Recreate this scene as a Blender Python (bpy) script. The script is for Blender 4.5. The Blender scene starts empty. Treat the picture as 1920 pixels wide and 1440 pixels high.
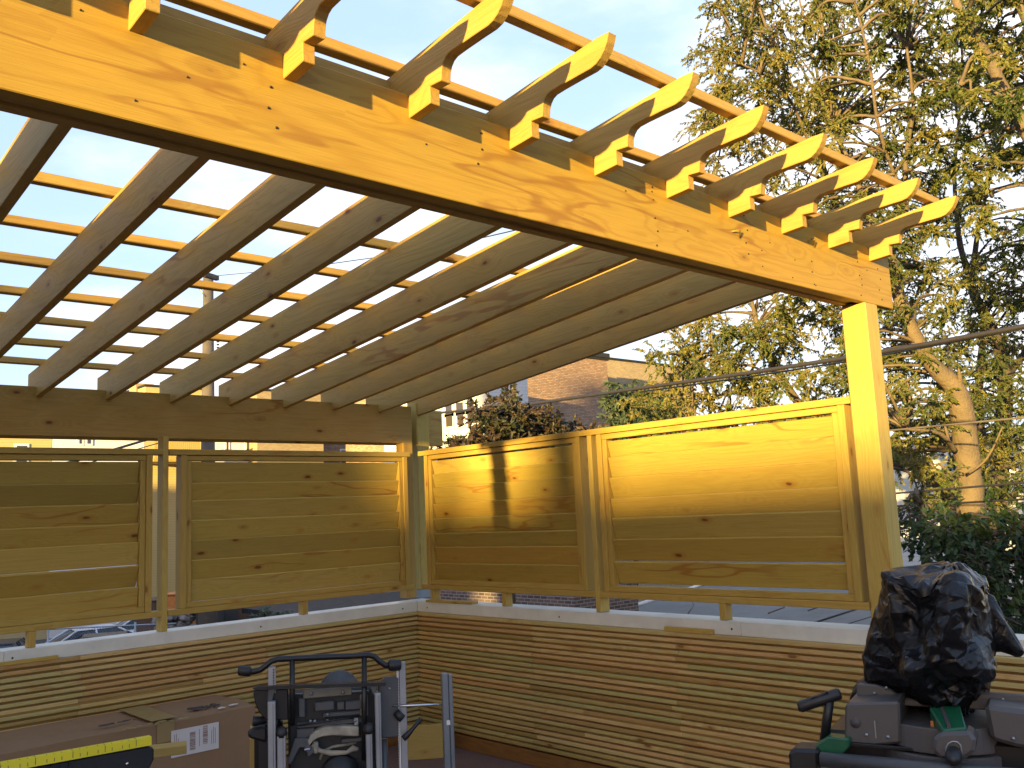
import bpy, bmesh, math, random
from mathutils import Vector, Matrix, noise
random.seed(7)
sc = bpy.context.scene
COL = sc.collection
# ------------------------------------------------------------------ camera (surveyed from the picture)
CAM = Vector((-4.3439, -6.0027, 1.6434))
F = Vector((0.66711, 0.73190, 0.13888)); R = Vector((0.74253, -0.66832, -0.04470)); U = Vector((-0.06010, -0.13295, 0.98930))
FPX = 1713.55
cd = bpy.data.cameras.new('camera'); cam = bpy.data.objects.new('camera', cd); COL.objects.link(cam)
cam.matrix_world = Matrix(((R.x, U.x, -F.x, CAM.x), (R.y, U.y, -F.y, CAM.y), (R.z, U.z, -F.z, CAM.z), (0, 0, 0, 1)))
cd.sensor_width = 36; cd.lens = 36 * FPX / 1920; cd.clip_start = 0.05; cd.clip_end = 2000
sc.camera = cam
def ray(px, py): return F + R * ((px - 960) / FPX) - U * ((py - 720) / FPX)
def at(px, py, dep): return CAM + ray(px, py) * dep
def onz(px, py, z): v = ray(px, py); return CAM + v * ((z - CAM.z) / v.z)
GROUND = -3.3
# ------------------------------------------------------------------ objects
def tag(o, label=None, cat=None, group=None, kind=None):
    if label: o['label'] = label
    if cat: o['category'] = cat
    if group: o['group'] = group
    if kind: o['kind'] = kind
    return o
def empty(name, loc=(0, 0, 0), rz=0, **k):
    o = bpy.data.objects.new(name, None); COL.objects.link(o); o.location = loc; o.rotation_euler = (0, 0, rz)
    o.empty_display_size = .1
    return tag(o, **k)
class MB:
    """collects boxes, prisms and tubes; every vertex carries gc (grain coordinate) and tint"""
    def __init__(s): s.v = []; s.f = []; s.g = []; s.t = []; s.sm = []; s.mi = []; s.cur = 0
    def add(s, vs, fs, gcs=None, tint=None, smooth=False):
        b = len(s.v); off = Vector((random.uniform(0, 90), random.uniform(0, 90), random.uniform(0, 90)))
        if tint is None: tint = random.random()
        s.v += [Vector(v) for v in vs]
        s.g += [Vector(g) + off for g in (gcs or vs)]
        s.t += [tint] * len(vs)
        s.f += [[b + i for i in f] for f in fs]; s.sm += [smooth] * len(fs); s.mi += [s.cur] * len(fs)
    def box(s, x0, x1, y0, y1, z0, z1, M=None, tint=None, long=None, taper=None):
        vs = [Vector((x, y, z)) for x in (x0, x1) for y in (y0, y1) for z in (z0, z1)]
        d = (abs(x1 - x0), abs(y1 - y0), abs(z1 - z0))
        if long is None: long = max(range(3), key=lambda i: d[i])
        o = sorted([i for i in range(3) if i != long], key=lambda i: -d[i])
        c = Vector(((x0 + x1) / 2, (y0 + y1) / 2, (z0 + z1) / 2))
        gcs = [Vector((v[long] - c[long], v[o[0]] - c[o[0]], v[o[1]] - c[o[1]])) for v in vs]
        if M is not None: vs = [M @ v for v in vs]
        fs = [(0, 1, 3, 2), (4, 6, 7, 5), (0, 4, 5, 1), (2, 3, 7, 6), (0, 2, 6, 4), (1, 5, 7, 3)]
        s.add(vs, fs, gcs, tint)
    def prism(s, pts, h0, h1, fn, tint=None, gfn=None):
        """pts: 2D polygon; fn(a,b,h)->Vector"""
        n = len(pts)
        vs = [fn(a, b, h0) for a, b in pts] + [fn(a, b, h1) for a, b in pts]
        gcs = [Vector((a, b, h0)) for a, b in pts] + [Vector((a, b, h1)) for a, b in pts]
        fs = [list(range(n))[::-1], list(range(n, 2 * n))] + [(i, (i + 1) % n, n + (i + 1) % n, n + i) for i in range(n)]
        s.add(vs, fs, gcs, tint)
    def tube(s, pts, radii, n=8, tint=None, cap=True, smooth=True):
        pts = [Vector(p) for p in pts]
        if not hasattr(radii, '__len__'): radii = [radii] * len(pts)
        vs = []; gcs = []; L = 0; up = None
        for i, p in enumerate(pts):
            d = (pts[min(i + 1, len(pts) - 1)] - pts[max(i - 1, 0)]).normalized()
            if up is None:
                up = Vector((0, 0, 1)) if abs(d.z) < .9 else Vector((1, 0, 0))
            a = d.cross(up).normalized(); b = a.cross(d).normalized(); up = b
            if i: L += (pts[i] - pts[i - 1]).length
            for k in range(n):
                t = 2 * math.pi * k / n
                vs.append(p + (a * math.cos(t) + b * math.sin(t)) * radii[i]); gcs.append(Vector((L, radii[i] * t * 1.0, 0)))
        fs = []
        for i in range(len(pts) - 1):
            for k in range(n):
                fs.append((i * n + k, i * n + (k + 1) % n, (i + 1) * n + (k + 1) % n, (i + 1) * n + k))
        if cap: fs += [list(range(n))[::-1], list(range((len(pts) - 1) * n, len(pts) * n))]
        s.add(vs, fs, gcs, tint, smooth)
    def cyl(s, c, axis, r, h, n=16, tint=None):
        c = Vector(c); a = Vector(axis).normalized(); s.tube([c - a * h / 2, c + a * h / 2], r, n, tint)
    def build(s, name, mat, parent=None, bevel=0, **k):
        me = bpy.data.meshes.new(name); me.from_pydata([tuple(v) for v in s.v], [], s.f)
        a = me.attributes.new('gc', 'FLOAT_VECTOR', 'POINT'); a.data.foreach_set('vector', [c for g in s.g for c in g])
        a = me.attributes.new('tint', 'FLOAT', 'POINT'); a.data.foreach_set('value', s.t)
        me.polygons.foreach_set('use_smooth', s.sm); [me.materials.append(x) for x in (mat if isinstance(mat, (list, tuple)) else [mat])]; me.polygons.foreach_set('material_index', s.mi); me.update()
        o = bpy.data.objects.new(name, me); COL.objects.link(o)
        if parent is not None:
            o.parent = parent
            o.matrix_parent_inverse = parent_world(parent).inverted()
        if bevel:
            m = o.modifiers.new('bevel', 'BEVEL'); m.width = bevel; m.segments = 1; m.limit_method = 'ANGLE'; m.angle_limit = math.radians(40)
        return tag(o, **k)
def parent_world(p):
    M = p.matrix_basis.copy() if p.parent is None else parent_world(p.parent) @ p.matrix_parent_inverse @ p.matrix_basis
    return M
def copy_tree(o, parent=None):
    c = o.copy(); COL.objects.link(c)
    if parent is not None: c.parent = parent; c.matrix_parent_inverse = o.matrix_parent_inverse.copy()
    for ch in [x for x in bpy.data.objects if x.parent == o]: copy_tree(ch, c)
    return c
# ------------------------------------------------------------------ materials
def new_mat(name):
    m = bpy.data.materials.new(name); m.use_nodes = True; nt = m.node_tree
    return m, nt, nt.nodes['Principled BSDF']
class NT:
    def __init__(s, nt): s.nt = nt
    def n(s, t, **k):
        x = s.nt.nodes.new(t)
        for a, b in k.items():
            if a == 'inp':
                for i, v in b.items():
                    if isinstance(v, bpy.types.NodeSocket): s.nt.links.new(v, x.inputs[i])
                    else: x.inputs[i].default_value = v
            else: setattr(x, a, b)
        return x
    def math(s, op, a, b=0.0, c=0.0, clamp=False): return s.n('ShaderNodeMath', operation=op, use_clamp=clamp, inp={0: a, 1: b, 2: c}).outputs[0]
    def vmul(s, a, v): return s.n('ShaderNodeVectorMath', operation='MULTIPLY', inp={0: a, 1: v}).outputs[0]
    def vadd(s, a, v): return s.n('ShaderNodeVectorMath', operation='ADD', inp={0: a, 1: v}).outputs[0]
    def noise(s, vec, scale=5, detail=3, rough=.5, out='Fac'): return s.n('ShaderNodeTexNoise', inp={'Vector': vec, 'Scale': scale, 'Detail': detail, 'Roughness': rough}).outputs[out]
    def mix(s, f, a, b, blend='MIX'):
        x = s.n('ShaderNodeMix', data_type='RGBA', blend_type=blend, inp={0: f, 6: a, 7: b}); return x.outputs[2]
    def mapr(s, v, a, b, c, d, smooth=False):
        return s.n('ShaderNodeMapRange', interpolation_type='SMOOTHSTEP' if smooth else 'LINEAR', inp={0: v, 1: a, 2: b, 3: c, 4: d}).outputs[0]
    def ramp(s, v, stops):
        x = s.n('ShaderNodeValToRGB', inp={0: v}); e = x.color_ramp.elements
        while len(e) < len(stops): e.new(.5)
        for el, (p, c) in zip(e, stops): el.position = p; el.color = (*c, 1)
        return x.outputs[0]
    def link(s, a, b): s.nt.links.new(a, b)
def c4(c): return (c[0], c[1], c[2], 1)
def wood(name, stops, ring=(.45, .30, .09), ringamt=.45, knots=1.0, rough=.62, ringscale=26, stain=.35, fibre=.5, dark=.90, hue=(1.03, .90, .62)):
    m, nt, bs = new_mat(name); N = NT(nt)
    g = N.n('ShaderNodeAttribute', attribute_name='gc').outputs['Vector']
    ti = N.n('ShaderNodeAttribute', attribute_name='tint').outputs['Fac']
    # knots: sparse cells along the board
    kv = N.vmul(N.vadd(g, N.vmul(N.noise(g, 14, 2, .5, 'Color'), (.03, .012, .012))), (4.2, 10, 10))
    vo = N.n('ShaderNodeTexVoronoi', voronoi_dimensions='3D', inp={'Vector': kv, 'Scale': 1.0, 'Randomness': 1.0})
    kd = vo.outputs['Distance']; kc = N.n('ShaderNodeSeparateColor', inp={0: vo.outputs['Color']}).outputs[0]
    gate = N.math('GREATER_THAN', kc, .60)
    kfall = N.math('MULTIPLY', N.mapr(kd, 0, .75, 1, 0, True), gate)
    n1 = N.noise(N.vmul(g, (.55, 7, 7)), 1.0, 2, .45)
    n2 = N.noise(N.vmul(g, (2.5, 16, 16)), 1.0, 3, .5)
    base = N.math('ADD', N.math('ADD', n1, N.math('MULTIPLY', n2, .10)), N.math('MULTIPLY', kfall, .22 * knots))
    w = N.math('SINE', N.math('MULTIPLY', base, ringscale * 3.2))
    w = N.math('POWER', N.mapr(w, -1, 1, 0, 1), 2.6)
    fib = N.noise(N.vmul(g, (5, 260, 260)), 1.0, 3, .65)
    big = N.noise(N.vmul(g, (1.1, 4, 4)), 1.0, 2, .5)
    col = N.ramp(ti, stops)
    col = N.mix(N.math('MULTIPLY', w, ringamt), col, c4(ring), 'MIX')
    col = N.mix(N.mapr(big, .35, .7, 0, stain), col, N.mix(1.0, col, (.80, .92, .72, 1), 'MULTIPLY'))
    col = N.mix(N.math('MULTIPLY', N.mapr(fib, .35, .75, 0, 1), fibre), col, N.mix(1.0, col, (.62, .58, .5, 1), 'MULTIPLY'))
    sg = N.mapr(N.noise(N.vmul(g, (.9, 2.5, 2.5)), 1.0, 1, .5), .56, .66, 0, 1, True)
    st = N.math('MULTIPLY', N.mapr(N.math('ABSOLUTE', N.math('SUBTRACT', N.noise(N.vmul(g, (1.3, 9, 9)), 1.0, 2, .5), .47)), .006, .035, 1, 0, True), sg)
    col = N.mix(N.math('MULTIPLY', st, .65 * knots), col, (.30, .13, .03, 1))
    kn = N.math('MULTIPLY', N.mapr(kd, .075, .13, 1, 0, True), gate)
    halo = N.math('MULTIPLY', N.mapr(kd, .10, .30, .6, 0, True), gate)
    col = N.mix(N.math('MULTIPLY', halo, knots), col, (.34, .17, .04, 1))
    col = N.mix(N.math('MULTIPLY', kn, .85 * knots), col, (.10, .045, .015, 1))
    col = N.mix(1.0, col, (dark * hue[0], dark * hue[1], dark * hue[2], 1), 'MULTIPLY')
    N.link(col, bs.inputs['Base Color'])
    bs.inputs['Roughness'].default_value = rough
    bs.inputs['Specular IOR Level'].default_value = .3
    b = N.n('ShaderNodeBump', inp={'Strength': .25, 'Distance': .004, 'Height': N.math('ADD', fib, N.math('MULTIPLY', w, .35))})
    N.link(b.outputs[0], bs.inputs['Normal'])
    return m
def plain(name, col, rough=.6, metal=0, var=.12, scale=6, bump=0, spec=.5, col2=None, coord='Object'):
    m, nt, bs = new_mat(name); N = NT(nt)
    tc = N.n('ShaderNodeTexCoord').outputs[coord]
    f = N.noise(tc, scale, 4, .6)
    c2 = col2 or tuple(x * (1 - var * 2.2) for x in col)
    N.link(N.mix(N.mapr(f, .3, .72, 0, 1), c4(col), c4(c2)), bs.inputs['Base Color'])
    bs.inputs['Roughness'].default_value = rough; bs.inputs['Metallic'].default_value = metal; bs.inputs['Specular IOR Level'].default_value = spec
    N.link(N.mapr(N.noise(tc, scale * 3, 3, .6), .2, .8, rough * .8, min(1, rough * 1.2)), bs.inputs['Roughness'])
    if bump:
        b = N.n('ShaderNodeBump', inp={'Strength': .5, 'Distance': bump, 'Height': N.noise(tc, scale * 9, 3, .6)}); N.link(b.outputs[0], bs.inputs['Normal'])
    return m
GREENISH = [(0, (.33, .26, .075)), (.3, (.52, .42, .13)), (.6, (.49, .34, .09)), (.8, (.44, .36, .11)), (1, (.55, .44, .16))]
M = {}
M['louver'] = wood('treated_louver_pine', GREENISH, ring=(.36, .24, .065), ringamt=.2, knots=1.0)
M['frame'] = wood('treated_frame_pine', [(0, (.47, .35, .11)), (1, (.51, .375, .12))], ring=(.38, .25, .07), ringamt=.3, knots=.7)
M['rafter'] = wood('treated_rafter_pine', [(0, (.48, .33, .115)), (.5, (.51, .38, .145)), (1, (.54, .35, .11))], ring=(.36, .25, .08), ringamt=.34, knots=1.0, dark=.80, hue=(1.10, .93, .60))
M['beam'] = wood('honey_beam_pine', [(0, (.56, .345, .075)), (1, (.58, .37, .09))], ring=(.38, .185, .03), ringamt=.33, knots=1.0, ringscale=16, fibre=.5, dark=.74, hue=(1.0, .97, .62))
M['slat'] = wood('cladding_pine', [(0, (.36, .26, .10)), (.2, (.56, .42, .20)), (.45, (.40, .38, .17)), (.6, (.60, .44, .22)), (.8, (.55, .34, .16)), (1, (.34, .23, .09))], ring=(.36, .22, .09), ringamt=.3, knots=.8, stain=.5, dark=.98, hue=(1.02, .95, .78))
M['recess'] = wood('shade_toned_recess_pine', [(0, (.36, .23, .08)), (1, (.48, .32, .12))], ring=(.15, .08, .03), ringamt=.3, knots=.4, dark=.8)  # darker than the cladding: shade of the gaps put into the colour
M['skirt'] = wood('brown_skirt_board', [(0, (.24, .12, .045)), (1, (.28, .14, .05))], ring=(.14, .06, .02), ringamt=.4, knots=.4)
M['post'] = wood('post_pine', [(0, (.52, .42, .15)), (1, (.54, .43, .15))], ring=(.42, .30, .09), ringamt=.3, knots=.5)
M['white'] = plain('white_trim_board', (.66, .64, .55), .45, var=.10, scale=4)
M['screw'] = plain('dark_screw_head', (.03, .025, .02), .5, metal=.3)
M['steel'] = plain('galvanised_steel', (.33, .35, .37), .42, metal=.8)
# ------------------------------------------------------------------ sun, sky
SUN = Vector((0.9188, 0.3882, -0.0712)).normalized()
EL = math.asin(-SUN.z); AZ = math.atan2(-SUN.x, -SUN.y)
ld = bpy.data.lights.new('sun', 'SUN'); sun = bpy.data.objects.new('sun', ld); COL.objects.link(sun)
sun.rotation_euler = SUN.to_track_quat('-Z', 'Y').to_euler()
ld.energy = 5.0; ld.angle = math.radians(.65); ld.color = (1, .72, .24)
w = bpy.data.worlds.new('World'); sc.world = w; w.use_nodes = True
N = NT(w.node_tree); bg = w.node_tree.nodes['Background']
sky = N.n('ShaderNodeTexSky', sky_type='NISHITA', sun_disc=False, sun_elevation=EL, sun_rotation=AZ % (2 * math.pi), air_density=1.0, dust_density=1.6, ozone_density=1.0)
tc = N.n('ShaderNodeTexCoord').outputs['Generated']
cl = N.noise(N.vmul(tc, (1, 1, 2.6)), 2.1, 6, .55)
cl2 = N.noise(N.vmul(tc, (1, 1, 3)), .9, 2, .5)
vd = ray(1260, 260).normalized(); dt = N.n('ShaderNodeVectorMath', operation='DOT_PRODUCT', inp={0: tc, 1: tuple(vd)}).outputs['Value']
bank = N.mapr(dt, .74, .985, -.12, .20, True)
mask = N.mapr(N.math('ADD', N.math('ADD', cl, N.math('MULTIPLY', cl2, .55)), bank), .74, 1.0, 0.03, .95, True)
SKYG = 1.0
skyc = N.mix(1.0, sky.outputs[0], (SKYG, SKYG, SKYG, 1), 'MULTIPLY')
skyc = N.mix(.62, skyc, (1.42, 2.0, 3.3, 1))
col = N.mix(mask, skyc, (2.9, 2.85, 2.95, 1))
N.link(col, bg.inputs[0]); bg.inputs[1].default_value = .15
sc.view_settings.view_transform = 'Standard'; sc.view_settings.look = 'None'; sc.view_settings.exposure = 1.75; sc.view_settings.gamma = 1
# ------------------------------------------------------------------ pergola
YF = -3.817; YB = .195; SP = .4256; XT = .2423; XL = -6.85
BZ0, BZ1 = 2.639, 2.949
SLOPE = .0966
def rb(y): return 2.883 - SLOPE * (y - YF)      # rafter underside
RH = .184
pergola = empty('pergola', (-3, -1.8, 0), label='big new timber pergola roof of honey coloured beams and rafters over the deck', cat='pergola')
def one(name, mat, a, parent=pergola, bevel=.003, **k):
    m = MB(); m.box(*a); return m.build(name, mat, parent, bevel, **k)
def long_board(name, x0, x1, y0, y1, z0, z1, mat, **k):
    m = MB()
    vs = []; n = 24
    m.box(x0, x1, y0, y1, z0, z1); return m.build(name, mat, pergola, .003, **k)
# front beam: outer board, recessed packing, taller inner board
fb = long_board('front_beam_board', XL, .464, YF, YF + .038, BZ0, BZ1, M['beam'], label='honey coloured front beam board with nail heads, knots and flame grain')
long_board('packing_board', XL, .40, YF + .0385, YF + .094, BZ0 + .012, BZ1 - .03, M['rafter'])
long_board('inner_beam_board', XL, .46, YF + .0945, YF + .1325, BZ0 + .002, 3.032, M['rafter'])
# nail heads and dents on the beam face
m = MB()
random.seed(3)
for gx in (-4.05, -3.2, -2.45, -1.55, -.9, -.35, .12, .33):
    for gz in (.03, .085, .14, .20, .26):
        if random.random() < .8:
            m = MB(); m.cyl((gx + random.uniform(-.015, .015), YF - .0005, BZ0 + gz + random.uniform(-.01, .01)), (0, 1, 0), .0038, .004, 8); m.build('nail_head', M['screw'], fb)
for i in range(18):
    m = MB(); m.cyl((random.uniform(-3.8, .4), YF - .0005, BZ0 + random.uniform(.02, .29)), (0, 1, 0), .003, .004, 6); m.build('nail_head', M['screw'], fb)
for i in range(2):
    x = (-1.0, -.36)[i]; z = BZ0 + (.17, .235)[i]
    m = MB(); m.tube([(x - .02, YF - .003, z), (x + .02, YF - .02, z + .012), (x + .035, YF - .003, z - .018)], .0035, 6); m.build('splinter', M['beam'], fb)
# back beam
long_board('back_beam_board', XL, .151, YB, YB + .038, 2.2485, 2.559, M['rafter'])
long_board('back_beam_board', XL, .61, YB + .174, YB + .212, 2.2485, 2.559, M['rafter'])
# rafters with the carved tail
prof = [(0, .0), (-.110, .008), (-.110, .062), (-.165, .058), (-.169, .092), (-.176, .108), (-.188, .121), (-.205, .128), (-.246, .131), (-.33, .134), (-.385, .135), (-.408, .140), (-.428, .152), (-.446, .170), (-.460, .192), (-.471, .222)]
ZT0 = 2.872
def rafter(x, name='rafter'):
    m = MB()
    pts = []
    yb = YB + .18 + random.uniform(-.01, .01)
    pts.append((yb, rb(yb)));
    pts.append((YF + .04, rb(YF + .04)))
    pts += [(YF + dy, ZT0 + dz) for dy, dz in prof]
    pts.append((YF - .42, rb(YF - .42) + RH - .012))
    pts.append((yb, rb(yb) + RH))
    m.prism(pts, x, x + .038, lambda a, b, h: Vector((h, a, b)))
    return m.build(name, M['rafter'], pergola, .002)
random.seed(21)
for i in range(17): rafter(XT - i * SP + random.uniform(-.003, .003) + (0, .0, .012)[i % 3] * 0)
# laths across the rafters
def lath(y):
    m = MB(); z = rb(y) + RH + .0005
    n = 30; x0, x1 = XL + .1, .345 + random.uniform(-.02, .01)
    vs = []; gcs = []; fs = []
    for k in range(n + 1):
        x = x0 + (x1 - x0) * k / n; dz = .0025 * math.sin(k * .9 + y * 7)
        for (a, b) in ((0, 0), (.038, 0), (.038, .038), (0, .038)):
            vs.append(Vector((x, y + a, z + b - a * SLOPE + (dz if b else 0)))); gcs.append(Vector((x, a, b)))
    for k in range(n):
        for q in range(4): fs.append((k * 4 + q, (k + 1) * 4 + q, (k + 1) * 4 + (q + 1) % 4, k * 4 + (q + 1) % 4))
    fs += [(0, 1, 2, 3), tuple(n * 4 + q for q in (3, 2, 1, 0))]
    m.add(vs, fs, gcs); m.build('lath', M['rafter'], pergola, .003)
for k in (0, 1, 4, 5, 6, 7, 8, 9, 10): lath(-4.165 + .4285 * k)
# posts
def post(x, y, z0, z1):
    m = MB(); m.box(x, x + .134, y, y + .134, z0, z1); return m.build('post', M['post'], pergola, .006)
post(.131, -3.823, 1.0, BZ0 - .001)
post(.229, YB + .039, 1.045, 2.60)
post(-6.62, -3.823, .0, BZ0 - .001); post(-6.6, YB + .039, 1.0, 2.60)
long_board('corner_stud', .012, .105, .13, .234, 1.0, 2.247, M['rafter'])
m = MB(); m.box(.235, .357, YB + .045, YB + .167, .98, 1.044); m.build('post_base', M['steel'], pergola)
# ------------------------------------------------------------------ deck walls and louvred screens
BETA = .0233
class Fr:
    """wall frame: t along the wall away from the corner, d outwards, z up"""
    def __init__(s, u, n): s.u = Vector(u); s.n = Vector(n); s.M = Matrix(((s.u.x, s.n.x, 0, 0), (s.u.y, s.n.y, 0, 0), (0, 0, 1, 0), (0, 0, 0, 1)))
    def p(s, t, d, z): return s.M @ Vector((t, d, z))
FA = Fr((-1, 0, 0), (0, 1, 0)); FB = Fr((math.sin(BETA), -math.cos(BETA), 0), (math.cos(BETA), math.sin(BETA), 0))
D = .045
def screen(fr, t0, t1, p0, p1, legs, zs, seed, label, post_t=None, gap=None):
    random.seed(seed)
    root = empty('louvered_screen', fr.p((p0 + p1) / 2, D + .03, 1.09), label=label, cat='privacy screen', group='louvred privacy screens on the parapet')
    def bx(name, a, mat=M['frame'], bevel=.0025, **k):
        m = MB(); m.box(*a, M=fr.M); return m.build(name, mat, root, bevel, **k)
    bx('top_rail', (t0, t1, D, D + .089, 2.125, 2.163)); bx('bottom_rail', (t0, t1, D, D + .089, 1.074, 1.112))
    for a in (p0, p1 - .040): bx('stile', (a, a + .040, D + .001, D + .090, 1.1125, 2.1235))
    for a in (p0 + .041, p1 - .077): bx('louver_stop', (a, a + .036, D + .012, D + .062, 1.149, 2.087))
    bx('panel_rail', (p0 + .0405, p1 - .0405, D + .010, D + .088, 2.0875, 2.1215)); bx('panel_rail', (p0 + .0405, p1 - .0405, D + .010, D + .088, 1.1135, 1.148))
    a0, a1 = p0 + .078, p1 - .078
    for i in range(len(zs) - 1):
        zt_ = zs[i]; tilt = math.radians(random.uniform(12, 19)); h = .144
        g = (gap or {}).get(i)
        if g: zt_ += g[0]; tilt = math.radians(g[1])
        yf = D + .016 + random.uniform(0, .002)
        R4 = Matrix.Translation((0, yf, zt_)) @ Matrix.Rotation(tilt, 4, 'X') @ Matrix.Rotation((g[2] if g else random.uniform(-.0008, .0008)), 4, 'Y')
        T = Matrix.Translation(((a0 + a1) / 2, 0, 0))
        m = MB(); m.box(-(a1 - a0) / 2, (a1 - a0) / 2, 0, .017, -h, 0, M=fr.M @ T @ R4, long=0)
        m.build('louver_board', M['louver'], root, .0045)
    for lt in legs: bx('leg', (lt, lt + .042, D + .002, D + .070, .9795, 1.0735))
    if post_t: bx('screen_post', (post_t[0], post_t[0] + .038, D - .001, D + .092, .9795, post_t[1]), M['post'])
    return root
screen(FA, -.02, 1.948, .012, 1.866, [.925], [2.076, 1.936, 1.818, 1.685, 1.552, 1.42, 1.29, 1.152], 11, 'shaded louvred screen directly left of the corner post')
screen(FA, 1.952, 4.0, 2.055, 3.92, [2.735, 3.4], [2.076, 1.938, 1.806, 1.678, 1.549, 1.418, 1.285, 1.150], 12, 'shaded louvred screen at the left edge with bright gaps between its lowest boards', post_t=(1.952, 2.2475), gap={4: (.010, 6, .003), 5: (-.012, 22, .004), 6: (-.010, 8, .003)})
screen(FB, .02, 1.848, .095, 1.780, [.125, .95], [2.072, 1.966, 1.862, 1.735, 1.62, 1.505, 1.40, 1.275, 1.165], 13, 'louvred screen just right of the corner post with two sunlit patches and a post shadow')
screen(FB, 1.849, 3.69, 1.930, 3.655, [2.79], [2.070, 1.966, 1.835, 1.70, 1.575, 1.442, 1.30, 1.180], 14, 'louvred screen beside the tall right post with its upper half in full sun', post_t=(1.851, 2.124))
def wall(fr, L, seed, name, label, joint, steps=None):
    random.seed(seed)
    root = empty(name, fr.p(L / 2, .05, -.06), label=label, cat='parapet wall', group='parapets clad in stacked pine strips')
    z0, z1, n = .045, .900, 24
    pit = (z1 - z0) / n
    m = MB(); m2 = MB()
    for r in range(n):
        za = z0 + r * pit; flush = random.random() < .10 and 2 < r < n - 2
        cuts = [-.044 if fr is FA else 0.0]
        base = joint + (0 if random.random() < .6 else random.uniform(-.05, .12))
        for c in (base - 1.22 if base > 1.3 else base, base, base + 1.22, base + 2.44, base + 3.66):
            if c > cuts[-1] + .15 and c < L: cuts.append(c + random.uniform(-.01, .01))
            if random.random() < .12 and c + .5 < L and c > 0: cuts.append(c + .45)
        cuts.append(L)
        for a, b in zip(cuts, cuts[1:]):
            if steps and a >= steps[0] and r >= n - steps[1]: continue
            dd = random.uniform(0, .0035)
            m.box(a + .0005, b - .0005, dd, .045, za + pit * .37 + random.uniform(-.0012, .0012), za + pit * .985, M=fr.M, long=0)
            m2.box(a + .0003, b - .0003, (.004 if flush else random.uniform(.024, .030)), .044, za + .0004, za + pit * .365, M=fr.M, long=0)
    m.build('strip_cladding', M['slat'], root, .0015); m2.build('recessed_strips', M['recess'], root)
    m = MB(); m.box(-.19 if fr is FA else -.045, L, .0455, .19, -.25, .8985, M=fr.M); m.build('wall_core', M['shed'], root)
    m = MB(); m.box(-.04 if fr is FA else -.005, L, .006, .040, -.058, .040, M=fr.M); m.build('skirt_board', M['skirt'], root, .002)
    cuts = [-.0395, 2.905 if fr is FA else 2.93, 5.6, L]
    m = MB()
    for a, b in zip(cuts, cuts[1:]):
        m.box(a + .001, b - .001, .0405, .059, .9005, .9775, M=fr.M)
    m.build('fascia_board', M['white'], root, .0015)
    m = MB()
    for a, b in zip(cuts, cuts[1:]): m.box((-.215 if fr is FA else -.0585) if a < 0 else a + .0008, b - .0008, .0595, .215, .905, .9785, M=fr.M)
    m.build('cap_board', M['white'], root, .002)
    m = MB()
    for t in ((.10, 1.30, 2.86, 3.0, 4.1) if fr is FA else (.09, 1.52, 2.87, 3.9, 4.9)):
        m.cyl(fr.p(t, .0403, .935), fr.n, .006, .003, 10)
    m.build('screw_heads', M['screw'], root)
    return root
M['deck'] = plain('deck_floor_boards', (.15, .085, .07), .7, scale=2)
M['shed'] = plain('grey_wall_sheathing', (.20, .20, .20), .8)
wall(FA, 7.0, 31, 'parapet_wall', 'strip clad parapet with white cap running left from the corner behind the cardboard box', 1.28)
wall(FB, 6.4, 32, 'parapet_wall', 'strip clad parapet with white cap running right from the corner towards the mitre saw', 1.28, steps=(4.9, 2))
# scraps of timber lying on the walls
def scrap(fr, t0, t1, d0, d1, z0, z1, rot, label):
    c = fr.p((t0 + t1) / 2, (d0 + d1) / 2, z0)
    m = MB(); a = (t1 - t0) / 2; b = (d1 - d0) / 2
    m.box(-a, a, -b, b, 0, z1 - z0, M=Matrix.Translation(c) @ fr.M @ Matrix.Rotation(rot, 4, 'Z'))
    return m.build('wood_scrap', M['frame'], None, .002, label=label, cat='wood scrap', group='offcuts left on the parapets')
scrap(FB, .10, .62, .030, .10, .9795, .998, .05, 'short thin offcut lying on the white cap at the corner')
scrap(FB, 2.42, 2.76, .003, .030, .9005, .928, 0, 'small pine block sitting on the ledge below the white cap on the sunny side')
scrap(FA, 2.62, 3.4, .002, .026, .9005, .922, 0, 'long pine offcut lying on the ledge of the left parapet')
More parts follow.
